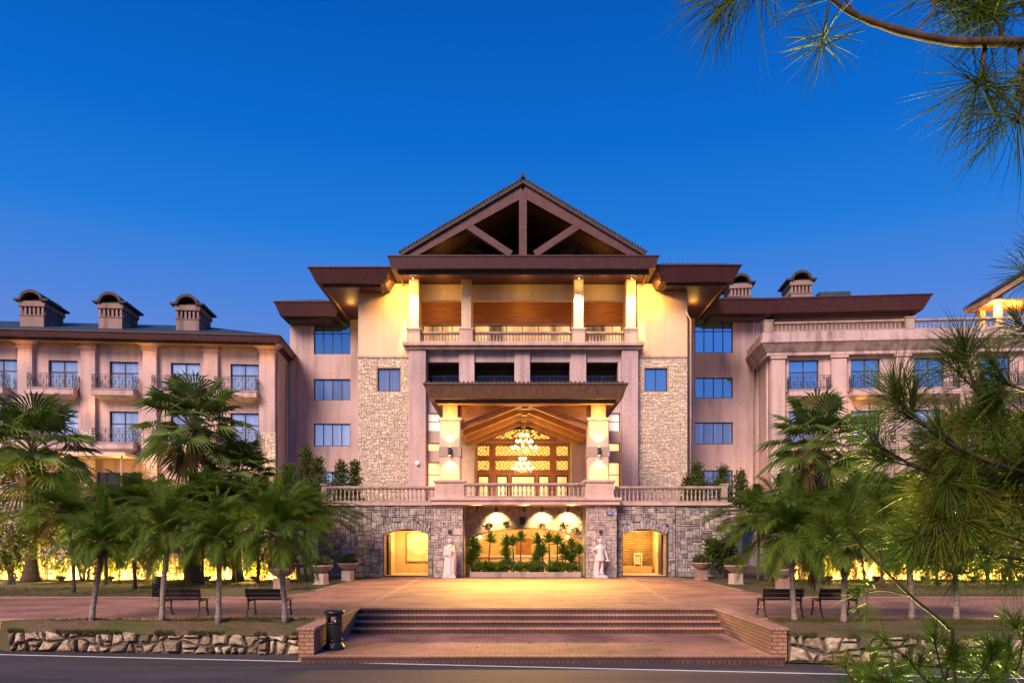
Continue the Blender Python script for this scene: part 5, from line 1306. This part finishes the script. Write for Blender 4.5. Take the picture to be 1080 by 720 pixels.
planter(9.1, 37.5, .25, 'brick-pedestal bowl planter closest to the right stone podium', True)
planter(9.75, 33.9, .25, 'granite-pedestal bowl planter in the middle of the right plaza edge', False)
planter(10.4, 29.7, .25, 'brick-pedestal bowl planter behind the right-hand benches', True)

# ------------------------------------------------------------------ dracaena bed in the recess
bed = empty('planting_bed', (.5,40.6,0), label='long low stone-kerbed planting bed in front of the lit recess', cat='planting bed')
m = MB(); m.box(-2.35,3.45,39.95,40.12,0,.27); m.box(-2.35,-2.2,40.12,41.2,0,.27); m.box(3.3,3.45,40.12,41.2,0,.27); m.build('kerb', M['balus'], bed, bevel=.015)
m = MB(); m.box(-2.2,3.3,40.12,41.2,0,.2); m.build('soil', M['soil'], bed)
m = MB(); rr = random.Random(8)
for k in range(80): leaf_mass(m, (rr.uniform(-2.15,3.25), rr.uniform(40.2,41.0), rr.uniform(.28,.62)), (.22,.16,.18), 40, .27, rr, .1, .9, .24)
tag(m.build('bed_undergrowth', M['palm_leaf']), 'low strappy green undergrowth filling the planting bed', 'undergrowth', kind='stuff')
drac = [(497,570,'at the left end of the bed'),(505,577,'leaning beside the left-end one'),(515,566,'before the left pool of light'),(535,568,'broad and leafy left of centre'),(542,569,'thin-stemmed just left of centre'),(549,565,'small-headed in the very middle'),(565,567,'tall and leafy right of centre'),(573,577,'two-stemmed under the middle pool of light'),(580,566,'thin-stemmed and tall before the right side'),(588,568,'full-headed before the right pool of light'),(593,578,'short beside the right-end group'),(603,572,'broad near the right end of the bed'),(611,578,'drooping at the right end of the bed')]
for i, (px, pt, lab) in enumerate(drac):
    d = 40.75+.12*(i % 3); top = P(px,pt,d).z-.15; root = empty('dracaena', at(px,d,.2), label='spiky dracaena ' + lab, cat='plant', group='dracaenas in the planting bed'); ORG[root.name] = (0,0,0); rr = random.Random(i)
    m = MB(); heads = [(0,0,top-.2)]
    lean = rr.uniform(-.12,.12)
    if i in (0,3,6,11): heads += [(rr.uniform(-.12,.12),rr.uniform(-.1,.1),(top-.2)*q) for q in (.66,.40)]
    elif i in (1,7,10): heads += [(rr.choice((-1,1))*.22,0,(top-.2)*.72)]
    s = MB()
    for hx_, hy_, hz in heads:
        s.tube([(0,0,-.05),(hx_*.4+lean*.4,hy_*.5,hz*.5),(hx_+lean,hy_,hz)], [.05,.042,.032], 6)
        for k in range(60):
            a = k*2.4; e = R(86)-R(84)*k/60+rr.uniform(-.15,.15); dv = Vector((math.cos(a)*math.cos(e), math.sin(a)*math.cos(e), math.sin(e)))
            leaf(m, Vector((hx_+lean,hy_,hz+.08-.22*k/60)), dv, Vector((rr.uniform(-1,1),rr.uniform(-1,1),rr.uniform(-1,1))), rr.uniform(.40,.62), .075, .14)
    m.build('leaves', M['palm_leaf'], root); s.build('stem', M['bark'], root)
for i, (px, py, lab) in enumerate(((516,554,'left of the first pool of light'),(533,551,'under the left pool of light'),(570,552,'under the middle pool of light'),(594,553,'under the right pool of light'),(608,558,'at the right end of the arch'))):
    p = P(px,py+3,41.9); root = empty('ledge_weed', (p.x,41.90,p.z), label='small wild plant rooted on the arch ledge ' + lab, cat='plant'); ORG[root.name] = (0,0,0); rr = random.Random(i+60); m = MB()
    for k in range(3): leaf_mass(m, (rr.uniform(-.15,.15),-.04,rr.uniform(.05,.25)), (.14,.08,.12), 22, .11, rr, .1, .5, .4)
    for k in range(3): m.tube([(0,-.02,-.12),(rr.uniform(-.12,.12),-.05,.25)], .008, 4)
    m.build('leaves', M['hedge_leaf'], root)
# ================================================================== STATUES
def skin_body(name, joints, edges, root, mat, parent, loc, sub=2):
    me = bpy.data.meshes.new(name); me.from_pydata([j[0] for j in joints], edges, []); o = bpy.data.objects.new(name, me); col.objects.link(o); o.parent = parent; o.location = loc
    md = o.modifiers.new('skin', 'SKIN'); md.use_smooth_shade = True
    sv = me.skin_vertices[0].data if me.skin_vertices else None
    if sv is None:
        me.attributes  # the modifier adds the layer below
    return o, md
def add_skin(o, radii, root):
    me = o.data
    if not me.skin_vertices:
        bpy.context.view_layer.objects.active = o; o.select_set(True)
        bpy.ops.mesh.customdata_skin_add(); o.select_set(False)
    for i, r_ in enumerate(radii): d = me.skin_vertices[0].data[i]; d.radius = (r_, r_); d.use_root = (i == root)
    sb = o.modifiers.new('smooth', 'SUBSURF'); sb.levels = 2; sb.render_levels = 2
def robe(m, prof, folds, amp, seed, n=44):
    """a draped skirt: rings with vertical folds; prof = (cx, cy, rx, ry, z)"""
    r = random.Random(seed); ph = [r.uniform(0,6.28) for _ in range(3)]; b = len(m.v)
    for i, (cx_, cy_, rx_, ry_, z) in enumerate(prof):
        t = 1-i/(len(prof)-1)
        for k in range(n):
            a = 2*math.pi*k/n; q = 1+amp*(.25+.75*t)*(.6*math.sin(folds*a+ph[0]+i*.12)+.4*math.sin((folds+4)*a+ph[1]-i*.2))
            m.v.append((cx_+rx_*q*math.cos(a), cy_+ry_*q*math.sin(a), z))
    for i in range(len(prof)-1):
        for k in range(n): m.f.append((b+i*n+k,b+i*n+(k+1)%n,b+(i+1)*n+(k+1)%n,b+(i+1)*n+k)); m.m.append(0)
    m.f.append(tuple(b+(len(prof)-1)*n+k for k in range(n))); m.m.append(0)
def head(m, c, r_, yaw=0, tilt=0, hair='short'):
    """an egg-shaped head facing -y with brow, nose, mouth, eyes and ears"""
    q = Matrix.Rotation(yaw,3,'Z') @ Matrix.Rotation(tilt,3,'X'); c = Vector(c)
    def put(v): return tuple(c + q @ Vector(v))
    n, k = 18, 14; b = len(m.v)
    for i in range(k+1):
        th = math.pi*i/k
        for j in range(n):
            a = 2*math.pi*j/n; x, y, z = math.sin(th)*math.cos(a)*.78, math.sin(th)*math.sin(a)*.92, -math.cos(th)*1.12
            if z < 0: x *= 1+.32*z; y *= 1+.12*z
            if y < -.3:
                if abs(x) < .16 and -.35 < z < .12: y -= .16*(1-abs(x)/.16)*(.6-z)      # nose
                if .10 < abs(x) < .42 and .02 < z < .26: y += .09                           # eye sockets
                if abs(x) < .26 and -.58 < z < -.46: y += .05                               # mouth line
            m.v.append(put((x*r_, y*r_, z*r_)))
    for i in range(k):
        for j in range(n): m.f.append((b+i*n+j,b+i*n+(j+1)%n,b+(i+1)*n+(j+1)%n,b+(i+1)*n+j)); m.m.append(0)
    for s in (-1,1): m.sphere(put((s*.76*r_,.05*r_,-.05*r_)), .16*r_, 8)
    rr = random.Random(5)
    for i in range(46 if hair == 'curly' else 30):
        a = rr.uniform(0,6.28); el = rr.uniform(.1,1.45); d = Vector((math.cos(a)*math.cos(el)*.80, math.sin(a)*math.cos(el)*.96+.12, math.sin(el)*1.10+.08))
        if d.y < -.55 and d.z < .55: continue
        m.sphere(put(d*r_), r_*.24, 7)
def figure(loc, rz, label, kind):
    s = empty('statue', loc, rz, label, 'statue'); ORG[s.name] = (0,0,0)
    m = MB(); m.box(-.34,.34,-.28,.28,0,.10); m.box(-.30,.30,-.24,.24,.10,.16); m.build('base', M['marble'], s, bevel=.01)
    Z = .16; H = 1.78
    J = [((0,0,Z+.95),.15),((0,-.01,Z+1.15),.135),((0,-.01,Z+1.36),.165),((0,0,Z+1.50),.085),((0,-.01,Z+1.58),.055)]      # pelvis, waist, chest, neck base, neck
    E = [(0,1),(1,2),(2,3),(3,4)]
    def limb(parent, pts):
        p = parent
        for q in pts: J.append(q); E.append((p, len(J)-1)); p = len(J)-1
        return p
    if kind == 'draped':
        a = limb(2, [((-.20,0,Z+1.43),.075),((-.27,-.02,Z+1.15),.058),((-.20,-.20,Z+1.02),.045),((-.10,-.25,Z+1.05),.038)])
        b = limb(2, [((.20,0,Z+1.43),.075),((.28,-.04,Z+1.18),.058),((.14,-.23,Z+1.22),.046),((.04,-.27,Z+1.27),.038)])
    else:
        a = limb(2, [((-.20,0,Z+1.43),.072),((-.31,.0,Z+1.22),.055),((-.36,-.14,Z+1.30),.042),((-.33,-.22,Z+1.36),.036)])
        b = limb(2, [((.20,0,Z+1.43),.072),((.29,.01,Z+1.14),.056),((.33,-.10,Z+.90),.043),((.34,-.15,Z+.82),.036)])
    limb(0, [((-.10,-.02,Z+.88),.11),((-.12,-.08,Z+.50),.075),((-.11,.0,Z+.10),.05),((-.12,-.12,Z+.035),.042)])
    limb(0, [((.10,.0,Z+.88),.11),((.11,.01,Z+.48),.078),((.12,.03,Z+.10),.05),((.15,-.09,Z+.035),.042)])
    # five fingers on each hand
    for hnd, sgn in ((a,-1),(b,1)):
        hp = Vector(J[hnd][0])
        for f in range(5):
            o = Vector(((f-2)*.018, -.045-(.012 if f in (1,2,3) else 0), -.02 if f else .02)); limb(hnd, [(tuple(hp+o*.7+Vector(((f-2)*.008,0,0))),.012),(tuple(hp+o*1.5+Vector((0,0,-.025))),.009)])
    o, md = skin_body('body', J, E, 0, M['marble'], s, (0,0,0)); add_skin(o, [j[1] for j in J], 0); o.data.materials.append(M['marble'])
    m = MB(); head(m, (0,-.03,Z+1.70), .105, .35 if kind == 'draped' else -.2, .15, 'curly'); m.build('head', M['marble'], s, True)
    m = MB()
    if kind == 'draped':
        robe(m, [(0,0,.33,.27,Z+0),(0,0,.30,.245,Z+.25),(0,0,.275,.225,Z+.55),(0,0,.25,.20,Z+.85),(0,0,.215,.175,Z+1.05),(0,-.0,.21,.165,Z+1.25),(0,0,.235,.155,Z+1.40),(0,0,.16,.11,Z+1.50)], 9, .13, 3)
        m.build('robe', M['marble'], s, True)
        c = MB(); head(c, (.12,-.22,Z+1.47), .062, .6, 0); c.lathe([(.02,-.20),(.07,-.14),(.085,-.02),(.06,.08),(.03,.11)], (.10,-.24,Z+1.28), 12); c.tube([(.06,-.29,Z+1.33),(-.02,-.31,Z+1.28)], [.024,.018], 6); c.tube([(.12,-.28,Z+1.12),(.02,-.33,Z+1.02)], [.034,.022], 6)
        c.build('infant', M['marble'], s, True)
        c = MB(); robe(c, [(.20,.02,.13,.20,Z+0),(.22,.02,.12,.20,Z+.4),(.23,.02,.115,.19,Z+.8),(.22,.0,.10,.17,Z+1.15),(.17,.0,.08,.12,Z+1.45)], 5, .18, 9, 26); c.build('cloak', M['marble'], s, True)
    else:
        robe(m, [(0,0,.235,.20,Z+.72),(0,0,.22,.19,Z+.85),(0,0,.19,.165,Z+1.02),(0,0,.165,.145,Z+1.15),(0,0,.185,.15,Z+1.32),(0,0,.14,.10,Z+1.47)], 8, .10, 4)
        m.build('tunic', M['marble'], s, True)
        c = MB(); robe(c, [(-.10,.16,.22,.10,Z+0),(-.12,.16,.18,.09,Z+.35),(-.12,.15,.13,.08,Z+.75),(-.08,.13,.10,.06,Z+1.10)], 6, .2, 6, 26); c.build('drapery', M['marble'], s, True)
        for sg in (-1,):
            c = MB()
            for k in range(9): c.beam((-.12,.12,Z+1.34-.02*k), (-.46+.025*k,.20,Z+1.42-.075*k), .05, .035)
            c.build('wing', M['marble'], s, True)
        c = MB(); c.lathe([(.03,0),(.12,.04),(.14,.10),(.12,.12)], (.36,-.18,Z+.66), 14); c.build('basket', M['marble'], s, True)
        c = MB(); c.lathe([(.20,0),(.17,.2),(.12,.38),(.06,.46)], (.06,.14,Z), 9); c.build('rock_support', M['marble'], s, True)
    return s
figure(at(474,39.2), 0, 'white stone statue of a draped figure holding an infant by the left pier', 'draped')
figure(at(633,39.2), .1, 'white stone statue of a tunic-clad winged figure with a basket by the right pier', 'winged')

# ================================================================== PINES close to the camera
def needle_tuft(m, c, d, n, ln, r, spread=1.0, wd=.0026, bend=.12):
    c, d = Vector(c), Vector(d).normalized(); a = d.cross(Vector((0,0,1)))
    if a.length < .1: a = d.cross(Vector((1,0,0)))
    a.normalize(); b = d.cross(a)
    for _ in range(n):
        th = r.uniform(0,6.283); q = spread*math.sqrt(r.random())*1.25; dv = (d*math.cos(q) + (a*math.cos(th)+b*math.sin(th))*math.sin(q)).normalized()
        base = c - d*r.uniform(0,.075); L_ = ln*r.uniform(.72,1.12); w_ = wd*r.uniform(.8,1.2)
        s1 = dv.cross(Vector((r.uniform(-1,1),r.uniform(-1,1),r.uniform(-1,1)))); s1.normalize(); s2 = dv.cross(s1)
        cv = Vector((r.uniform(-1,1),r.uniform(-1,1),r.uniform(-1,.4)))*L_*.03; mid = base+dv*L_*.55+Vector((0,0,-bend*L_*.25))+cv; tip = base+dv*L_+Vector((0,0,-bend*L_*r.uniform(.4,1.5)))-cv
        k = len(m.v)
        m.v += [tuple(base+s1*w_*.4), tuple(base-s1*w_*.2+s2*w_*.35), tuple(base-s1*w_*.2-s2*w_*.35), tuple(mid+s1*w_*.5), tuple(mid-s1*w_*.25+s2*w_*.43), tuple(mid-s1*w_*.25-s2*w_*.43), tuple(tip)]
        for i in range(3): m.f.append((k+i,k+(i+1)%3,k+3+(i+1)%3,k+3+i)); m.f.append((k+3+i,k+3+(i+1)%3,k+6)); m.m += [0,0]
class Pine:
    def __init__(s, name, loc, label, seed): s.root = empty(name, loc, label=label, cat='pine', group=None); s.loc = loc; s.w = MB(); s.n = MB(); s.g = MB(); s.r = random.Random(seed); s.thick = .62
    def twig(s, pts, r0, r1, tufts=3, ln=.2, per=60, tip=True, fresh=False, first=.35, spread=1.0):
        pts = [Vector(p) for p in pts]; k = len(pts)
        # smooth the line
        fine = []
        for i in range(k-1):
            p0 = pts[max(i-1,0)]; p1, p2 = pts[i], pts[i+1]; p3 = pts[min(i+2,k-1)]
            for q in range(5):
                t = q/5; fine.append(.5*((2*p1)+(p2-p0)*t+(2*p0-5*p1+4*p2-p3)*t*t+(3*p1-p0-3*p2+p3)*t**3))
        fine.append(pts[-1]); n = len(fine)
        r0, r1 = r0*s.thick, r1*s.thick; rad = [(r0+(r1-r0)*i/(n-1))*(1+s.r.uniform(-.12,.12)) for i in range(n)]
        s.w.tube(fine, rad, 7)
        tgt = s.g if fresh else s.n
        for j in range(tufts):
            t = first+(1-first)*(j+s.r.random()*.5)/max(1,tufts); a = t*(n-1); i = min(int(a), n-2); p = fine[i].lerp(fine[i+1], a-i); d = fine[i+1]-fine[i]
            side = Vector((s.r.uniform(-1,1), s.r.uniform(-.7,.7), s.r.uniform(-.5,1))).normalized()
            dv = d.normalized()*.7+side*.8; e = p+dv.normalized()*s.r.uniform(.05,.14); s.w.tube([p, e], [r1*.8, r1*.5], 5)
            needle_tuft(tgt, e, dv, int(per*.95), ln*s.r.uniform(.8,1.05), s.r, spread)
        if tip: needle_tuft(tgt, fine[-1], fine[-1]-fine[-3], per, ln, s.r, spread)
    def done(s):
        s.w.build('trunk', M['pine_bark'], s.root, True)
        s.n.build('needles', M['needle'], s.root)
        if s.g.v: s.g.build('fresh_needles', M['needle_light'], s.root)
BX, BYY = 3.75, 3.9
big = Pine('pine_tree', (BX,BYY,.1), 'large pine just outside the frame whose boughs hang into the right side', 5)
big.w.tube([(BX,BYY,-.1),(BX+.05,BYY,1.2),(BX,BYY+.05,2.6),(BX-.05,BYY,4.0),(BX,BYY,5.6)], [.19,.16,.14,.11,.06], 10)
T = lambda z: Vector((BX, BYY, z))
# top bough
big.thick = .60
big.twig([T(3.9), P(1180,62,2.7), P(1080,46,2.25), P(1005,44,2.2), P(940,30,2.2), P(892,10,2.2), P(862,-18,2.2)], .034, .010, 0, tip=True, ln=.2, per=50)
big.twig([P(873,8,2.2), P(869,30,2.2), P(866,52,2.18)], .006, .005, 0, ln=.155, per=62, spread=1.9)
big.twig([P(1040,46,2.22), P(1036,70,2.2), P(1030,92,2.15)], .010, .007, 1, ln=.22, per=64, spread=1.4)
big.twig([P(1075,48,2.25), P(1078,100,2.2), P(1072,128,2.1)], .010, .006, 1, ln=.23, per=58, spread=1.2)
big.twig([P(1060,46,2.25), P(1050,20,2.3), P(1030,0,2.3)], .010, .006, 3, ln=.2, per=90, spread=1.5)
big.twig([P(1090,46,2.3), P(1080,10,2.4), P(1066,-20,2.4)], .010, .006, 3, ln=.2, per=90, spread=1.5)
big.twig([P(905,18,2.2), P(870,-25,2.25), P(830,-42,2.25), P(792,-26,2.2)], .007, .005, 0, ln=.27, per=62, spread=.85)
big.twig([P(960,38,2.2), P(985,10,2.25), P(975,-15,2.3)], .008, .005, 1, ln=.19, per=46, spread=1.2)
big.twig([P(1085,60,2.3), P(1070,84,2.25), P(1050,104,2.2)], .009, .006, 1, ln=.22, per=50, spread=1.2)
big.twig([P(880,-20,2.3), P(845,-40,2.3), P(815,-34,2.3), P(770,-22,2.3)], .007, .005, 2, ln=.25, per=50, spread=.9)
# middle boughs
big.thick = .6
big.twig([T(1.75), P(1180,525,3.2), P(1080,498,2.8), P(1030,481,2.7), P(985,456,2.65), P(946,420,2.6)], .026, .009, 5, ln=.185, per=80, first=.42, spread=1.0)
big.twig([P(946,432,2.6), P(946,421,2.6), P(943,405,2.6)], .009, .008, 0, ln=.21, per=80, spread=.75)
big.twig([T(2.4), P(1180,520,3.0), P(1100,490,2.8), P(1058,455,2.8), P(1032,415,2.8), P(1016,372,2.8)], .024, .008, 5, ln=.18, per=75, first=.4)
big.twig([P(1022,392,2.8), P(1018,374,2.8), P(1017,362,2.8)], .009, .007, 0, ln=.19, per=70, spread=.8)
big.twig([T(2.5), P(1170,430,2.9), P(1110,418,2.75), P(1075,410,2.7), P(1052,399,2.7)], .018, .007, 3, ln=.17, per=70, first=.5)
big.twig([T(1.7), P(1200,530,3.1), P(1100,512,2.9), P(1040,500,2.85), P(985,498,2.8), P(950,484,2.8), P(918,463,2.8)], .024, .007, 7, ln=.175, per=80, first=.35)
big.twig([P(1060,504,2.9), P(1020,530,2.9), P(985,552,2.85)], .012, .007, 4, ln=.2, per=90, first=.3, fresh=True)
big.twig([T(1.5), P(1190,570,3.2), P(1105,560,3.0), P(1055,553,2.9), P(1010,556,2.85), P(965,565,2.8)], .026, .008, 5, ln=.2, per=85, first=.35)
big.twig([P(1080,556,2.95), P(1046,575,2.9), P(1012,584,2.85)], .012, .006, 3, ln=.18, per=75, first=.3)
big.twig([P(1040,486,2.75), P(1010,476,2.8), P(975,482,2.85)], .010, .006, 3, ln=.18, per=80, first=.3, fresh=True)
big.twig([P(1066,470,2.8), P(1035,455,2.9), P(1005,440,2.95)], .010, .006, 3, ln=.17, per=70, first=.3, fresh=True)
big.twig([T(1.9), P(1200,480,3.3), P(1120,470,3.1), P(1065,440,3.0), P(1045,425,3.0)], .018, .007, 5, ln=.18, per=80, first=.4, fresh=True)
big.twig([T(1.4), P(1180,600,3.4), P(1110,598,3.2), P(1065,588,3.1), P(1036,592,3.0)], .018, .007, 4, ln=.17, per=70, first=.4)
big.twig([T(2.9), P(1190,330,3.0), P(1120,300,2.9), P(1085,285,2.8)], .016, .007, 2, ln=.17, per=60, first=.6)
big.twig([T(2.6), P(1200,400,3.2), P(1130,385,3.0), P(1085,350,2.9)], .016, .007, 3, ln=.18, per=60, first=.5)
rr = random.Random(91)
for k in range(18):
    x1, y1 = rr.uniform(962,1085), rr.uniform(430,585); d1 = rr.uniform(2.7,3.4)
    if x1 < 985 and y1 < 470: continue
    big.twig([P(min(1160,x1+rr.uniform(60,110)), y1+rr.uniform(-15,45), d1+.25), P(x1+rr.uniform(25,50), y1+rr.uniform(0,22), d1+.1), P(x1, y1, d1)], .010, .006, 3, ln=.19, per=95, first=.3, fresh=(430 < y1 < 545 and k % 3 != 0))  # twigs in the lamp-lit height band get the brighter painted needle colour
big.done()
# young pines on the near bank
def gz(x, y):
    e = road_at(x,-7.3); t = min(1, max(0,(e-y)/7.0)); return -.78+1.05*t*t*(3-2*t)
def young(px, d, py_top, label, seed, twigs):
    x = (px-CX)*d/F; z0 = gz(x,d); y = Pine('young_pine', (x,d,z0), label, seed); y.twig([(x,d,z0-.1),(x+.03,d,z0+.3),P(px-6,py_top+40,d),P(px,py_top,d)], .022, .010, 5, ln=.17, per=70, first=.5, spread=.8)
    for (a, b, c, e) in twigs: y.twig([P(px,(py_top+b)/2+30,d), P((px+a)/2,(py_top+b)/2+28,d-.1), P(a,b,d-.15)], .010, .006, c, ln=.17, per=70, first=.45, spread=.8, fresh=e)
    y.done()
young(1004, 3.9, 694, 'bushy young pine on the near bank in front of the boulder wall', 11, [(955,690,3,False),(1050,688,3,False),(985,672,1,False),(930,716,3,False)])
young(918, 4.2, 705, 'small young pine nearest the steps at the bottom of the frame', 12, [(890,698,1,True),(950,705,2,False)])
young(1065, 4.0, 690, 'young pine at the bottom right corner of the frame', 13, [(1082,660,2,False),(1040,705,2,False)])
bent = Pine('young_pine', (P(1010,680,4.4).x, 4.4, gz(P(1010,680,4.4).x,4.4)), 'bent young pine whose bare stem curves up to the left before the walkway', 14)
bx = P(1010,680,4.4).x
bent.twig([(bx+.05,4.4,gz(bx,4.4)-.1), P(1006,690,4.4), P(1000,662,4.4), P(965,632,4.35), P(932,600,4.3), P(906,572,4.25), P(892,548,4.2)], .020, .008, 3, ln=.18, per=70, first=.80, spread=1.1)
bent.twig([P(960,628,4.35), P(930,622,4.3), P(900,628,4.25)], .009, .005, 2, ln=.15, per=40, first=.4)
bent.twig([P(932,600,4.3), P(925,560,4.3), P(930,530,4.3)], .010, .006, 4, ln=.19, per=85, first=.3, spread=1.1)
bent.twig([P(906,572,4.25), P(885,575,4.2), P(872,560,4.2)], .009, .006, 3, ln=.18, per=80, first=.3, spread=1.1)
bent.done()
# ground floodlight among the trees that lights the pine from behind
fl = empty('floodlight', (4.3,7.6,-.4), label='single ground floodlight on the bank shining up into the pine boughs', cat='floodlight')
m = MB(); m.box(4.15,4.45,7.5,7.62,-.62,-.40); m.build('housing', M['lamp_body'], fl, bevel=.01)
spot((4.3,7.4,-.3), (1.82,2.9,1.98), 6500, (1,.84,.18), 23, 1.0, .08)

# ------------------------------------------------------------------ tufts of grass and litter of leaves on the beds and lawn
def grass(name, n, fn, seed, label, hgt=.11):
    rr = random.Random(seed); m = MB()
    for _ in range(n):
        p = fn(rr)
        if p is None: continue
        for k in range(4):
            d = Vector((rr.uniform(-.6,.6), rr.uniform(-.6,.6), 1)); h = hgt*rr.uniform(.5,1.2); q = Vector(p)+Vector((rr.uniform(-.05,.05),rr.uniform(-.05,.05),0))
            s1 = Vector((rr.uniform(-1,1),rr.uniform(-1,1),0)).normalized()*.008; b = len(m.v)
            m.v += [tuple(q-s1), tuple(q+s1), tuple(q+d.normalized()*h)]; m.f.append((b,b+1,b+2)); m.m.append(0)
    return tag(m.build(name, M['grass_blade']), label, 'grass', kind='stuff')
M['grass_blade'] = island('grass_blade', [(.06,.085,.018),(.10,.10,.03),(.045,.07,.014),(.15,.12,.05)], .8, 0, 0, .25)
def patchy(x, y, s): return math.sin(x*1.7+s)+math.sin(x*.63+y*1.9+2*s)+math.sin(y*3.1-x*.9) > -.2
def f1(rr):
    x = rr.uniform(-18,-4.95); y = rr.uniform(18.35,19.15)
    lim = LA[1]+(min(max(x,LA[0]),LB[0])-LA[0])*(LB[1]-LA[1])/(LB[0]-LA[0])+.15
    if y < lim-.1 or not (patchy(x,y,1) or rr.random() < .3) or x < -12.4: return None
    return (x, y, -.02-.22*(19.19-y)/(19.19-lim+.01)+.05)
def f2(rr):
    x = rr.uniform(6.3,16); y0 = RA[1]+(x-RA[0])*(RB[1]-RA[1])/(RB[0]-RA[0])+.15; t = rr.random(); y = 19.15-t*(19.15-y0)
    return (x, y, -.02-.11*t+.06*math.sin(math.pi*t)) if patchy(x,y,2) else None
grass('bed_grass', 11000, f1, 1, 'short dry grass on the bed above the left boulder wall', .075)
grass('bed_grass', 11000, f2, 2, 'short green grass on the bed above the right boulder wall', .085)
def f6(rr):
    u = rr.random(); x = LA[0]+(LB[0]-LA[0])*u
    return (x, LA[1]+(LB[1]-LA[1])*u-rr.uniform(.02,.13), -.25-rr.uniform(0,.05)) if math.sin(x*2.3)+math.sin(x*5.1+1) > -.1 else None
def f7(rr):
    u = rr.random(); x = RA[0]+(RB[0]-RA[0])*u
    return (x, RA[1]+(RB[1]-RA[1])*u-rr.uniform(.02,.13), -.14-rr.uniform(0,.05)) if math.sin(x*2.3)+math.sin(x*5.1+1) > -.1 else None
grass('wall_weeds', 1300, f6, 16, 'weeds and grass spilling over the top of the left boulder wall', .11)
grass('wall_weeds', 1300, f7, 17, 'weeds and grass spilling over the top of the right boulder wall', .12)
def f3(rr):
    x = rr.uniform(-30,-7.9); y = rr.uniform(26.6,36.5); return (x,y,-.02) if patchy(x*.6,y*.5,3) else None
def f4(rr):
    x = rr.uniform(9.0,30); y = rr.uniform(26.6,36.5); return (x,y,-.02) if patchy(x*.6,y*.5,4) else None
grass('lawn_grass', 9000, f3, 3, 'patchy lawn grass around the left planters and palms', .08)
grass('lawn_grass', 9000, f4, 4, 'patchy lawn grass around the right planters and palms', .08)
def f5(rr):
    x = rr.uniform(-6,7); y = rr.uniform(4,9.5); return (x,y,gz(x,y)-.02)
grass('bank_grass', 5000, f5, 5, 'rough grass on the near bank below the camera', .16)
rr = random.Random(31); m = MB()
for _ in range(420):
    x = rr.uniform(-13,13); y = rr.choice((rr.uniform(22.4,36), rr.uniform(19.4,26), rr.uniform(17.1,20.9)))
    z = .006
    if y < 22.2:
        if -4.4 < x < 5.6:
            if y > 20.9: continue
            z = -.592
        elif x < -4.9 or x > 6.2:
            if y < 19.4: continue
        else: continue
    a = rr.uniform(0,3.14); s = rr.uniform(.02,.05); c, q = math.cos(a)*s, math.sin(a)*s
    m.face([(x-c,y-q,z),(x+q*.4,y-c*.4,z+.008),(x+c,y+q,z),(x-q*.4,y+c*.4,z+.012)])
tag(m.build('fallen_leaves', M['dead_leaf']), 'scattered fallen leaves on the paving and landing', 'leaves', kind='stuff')
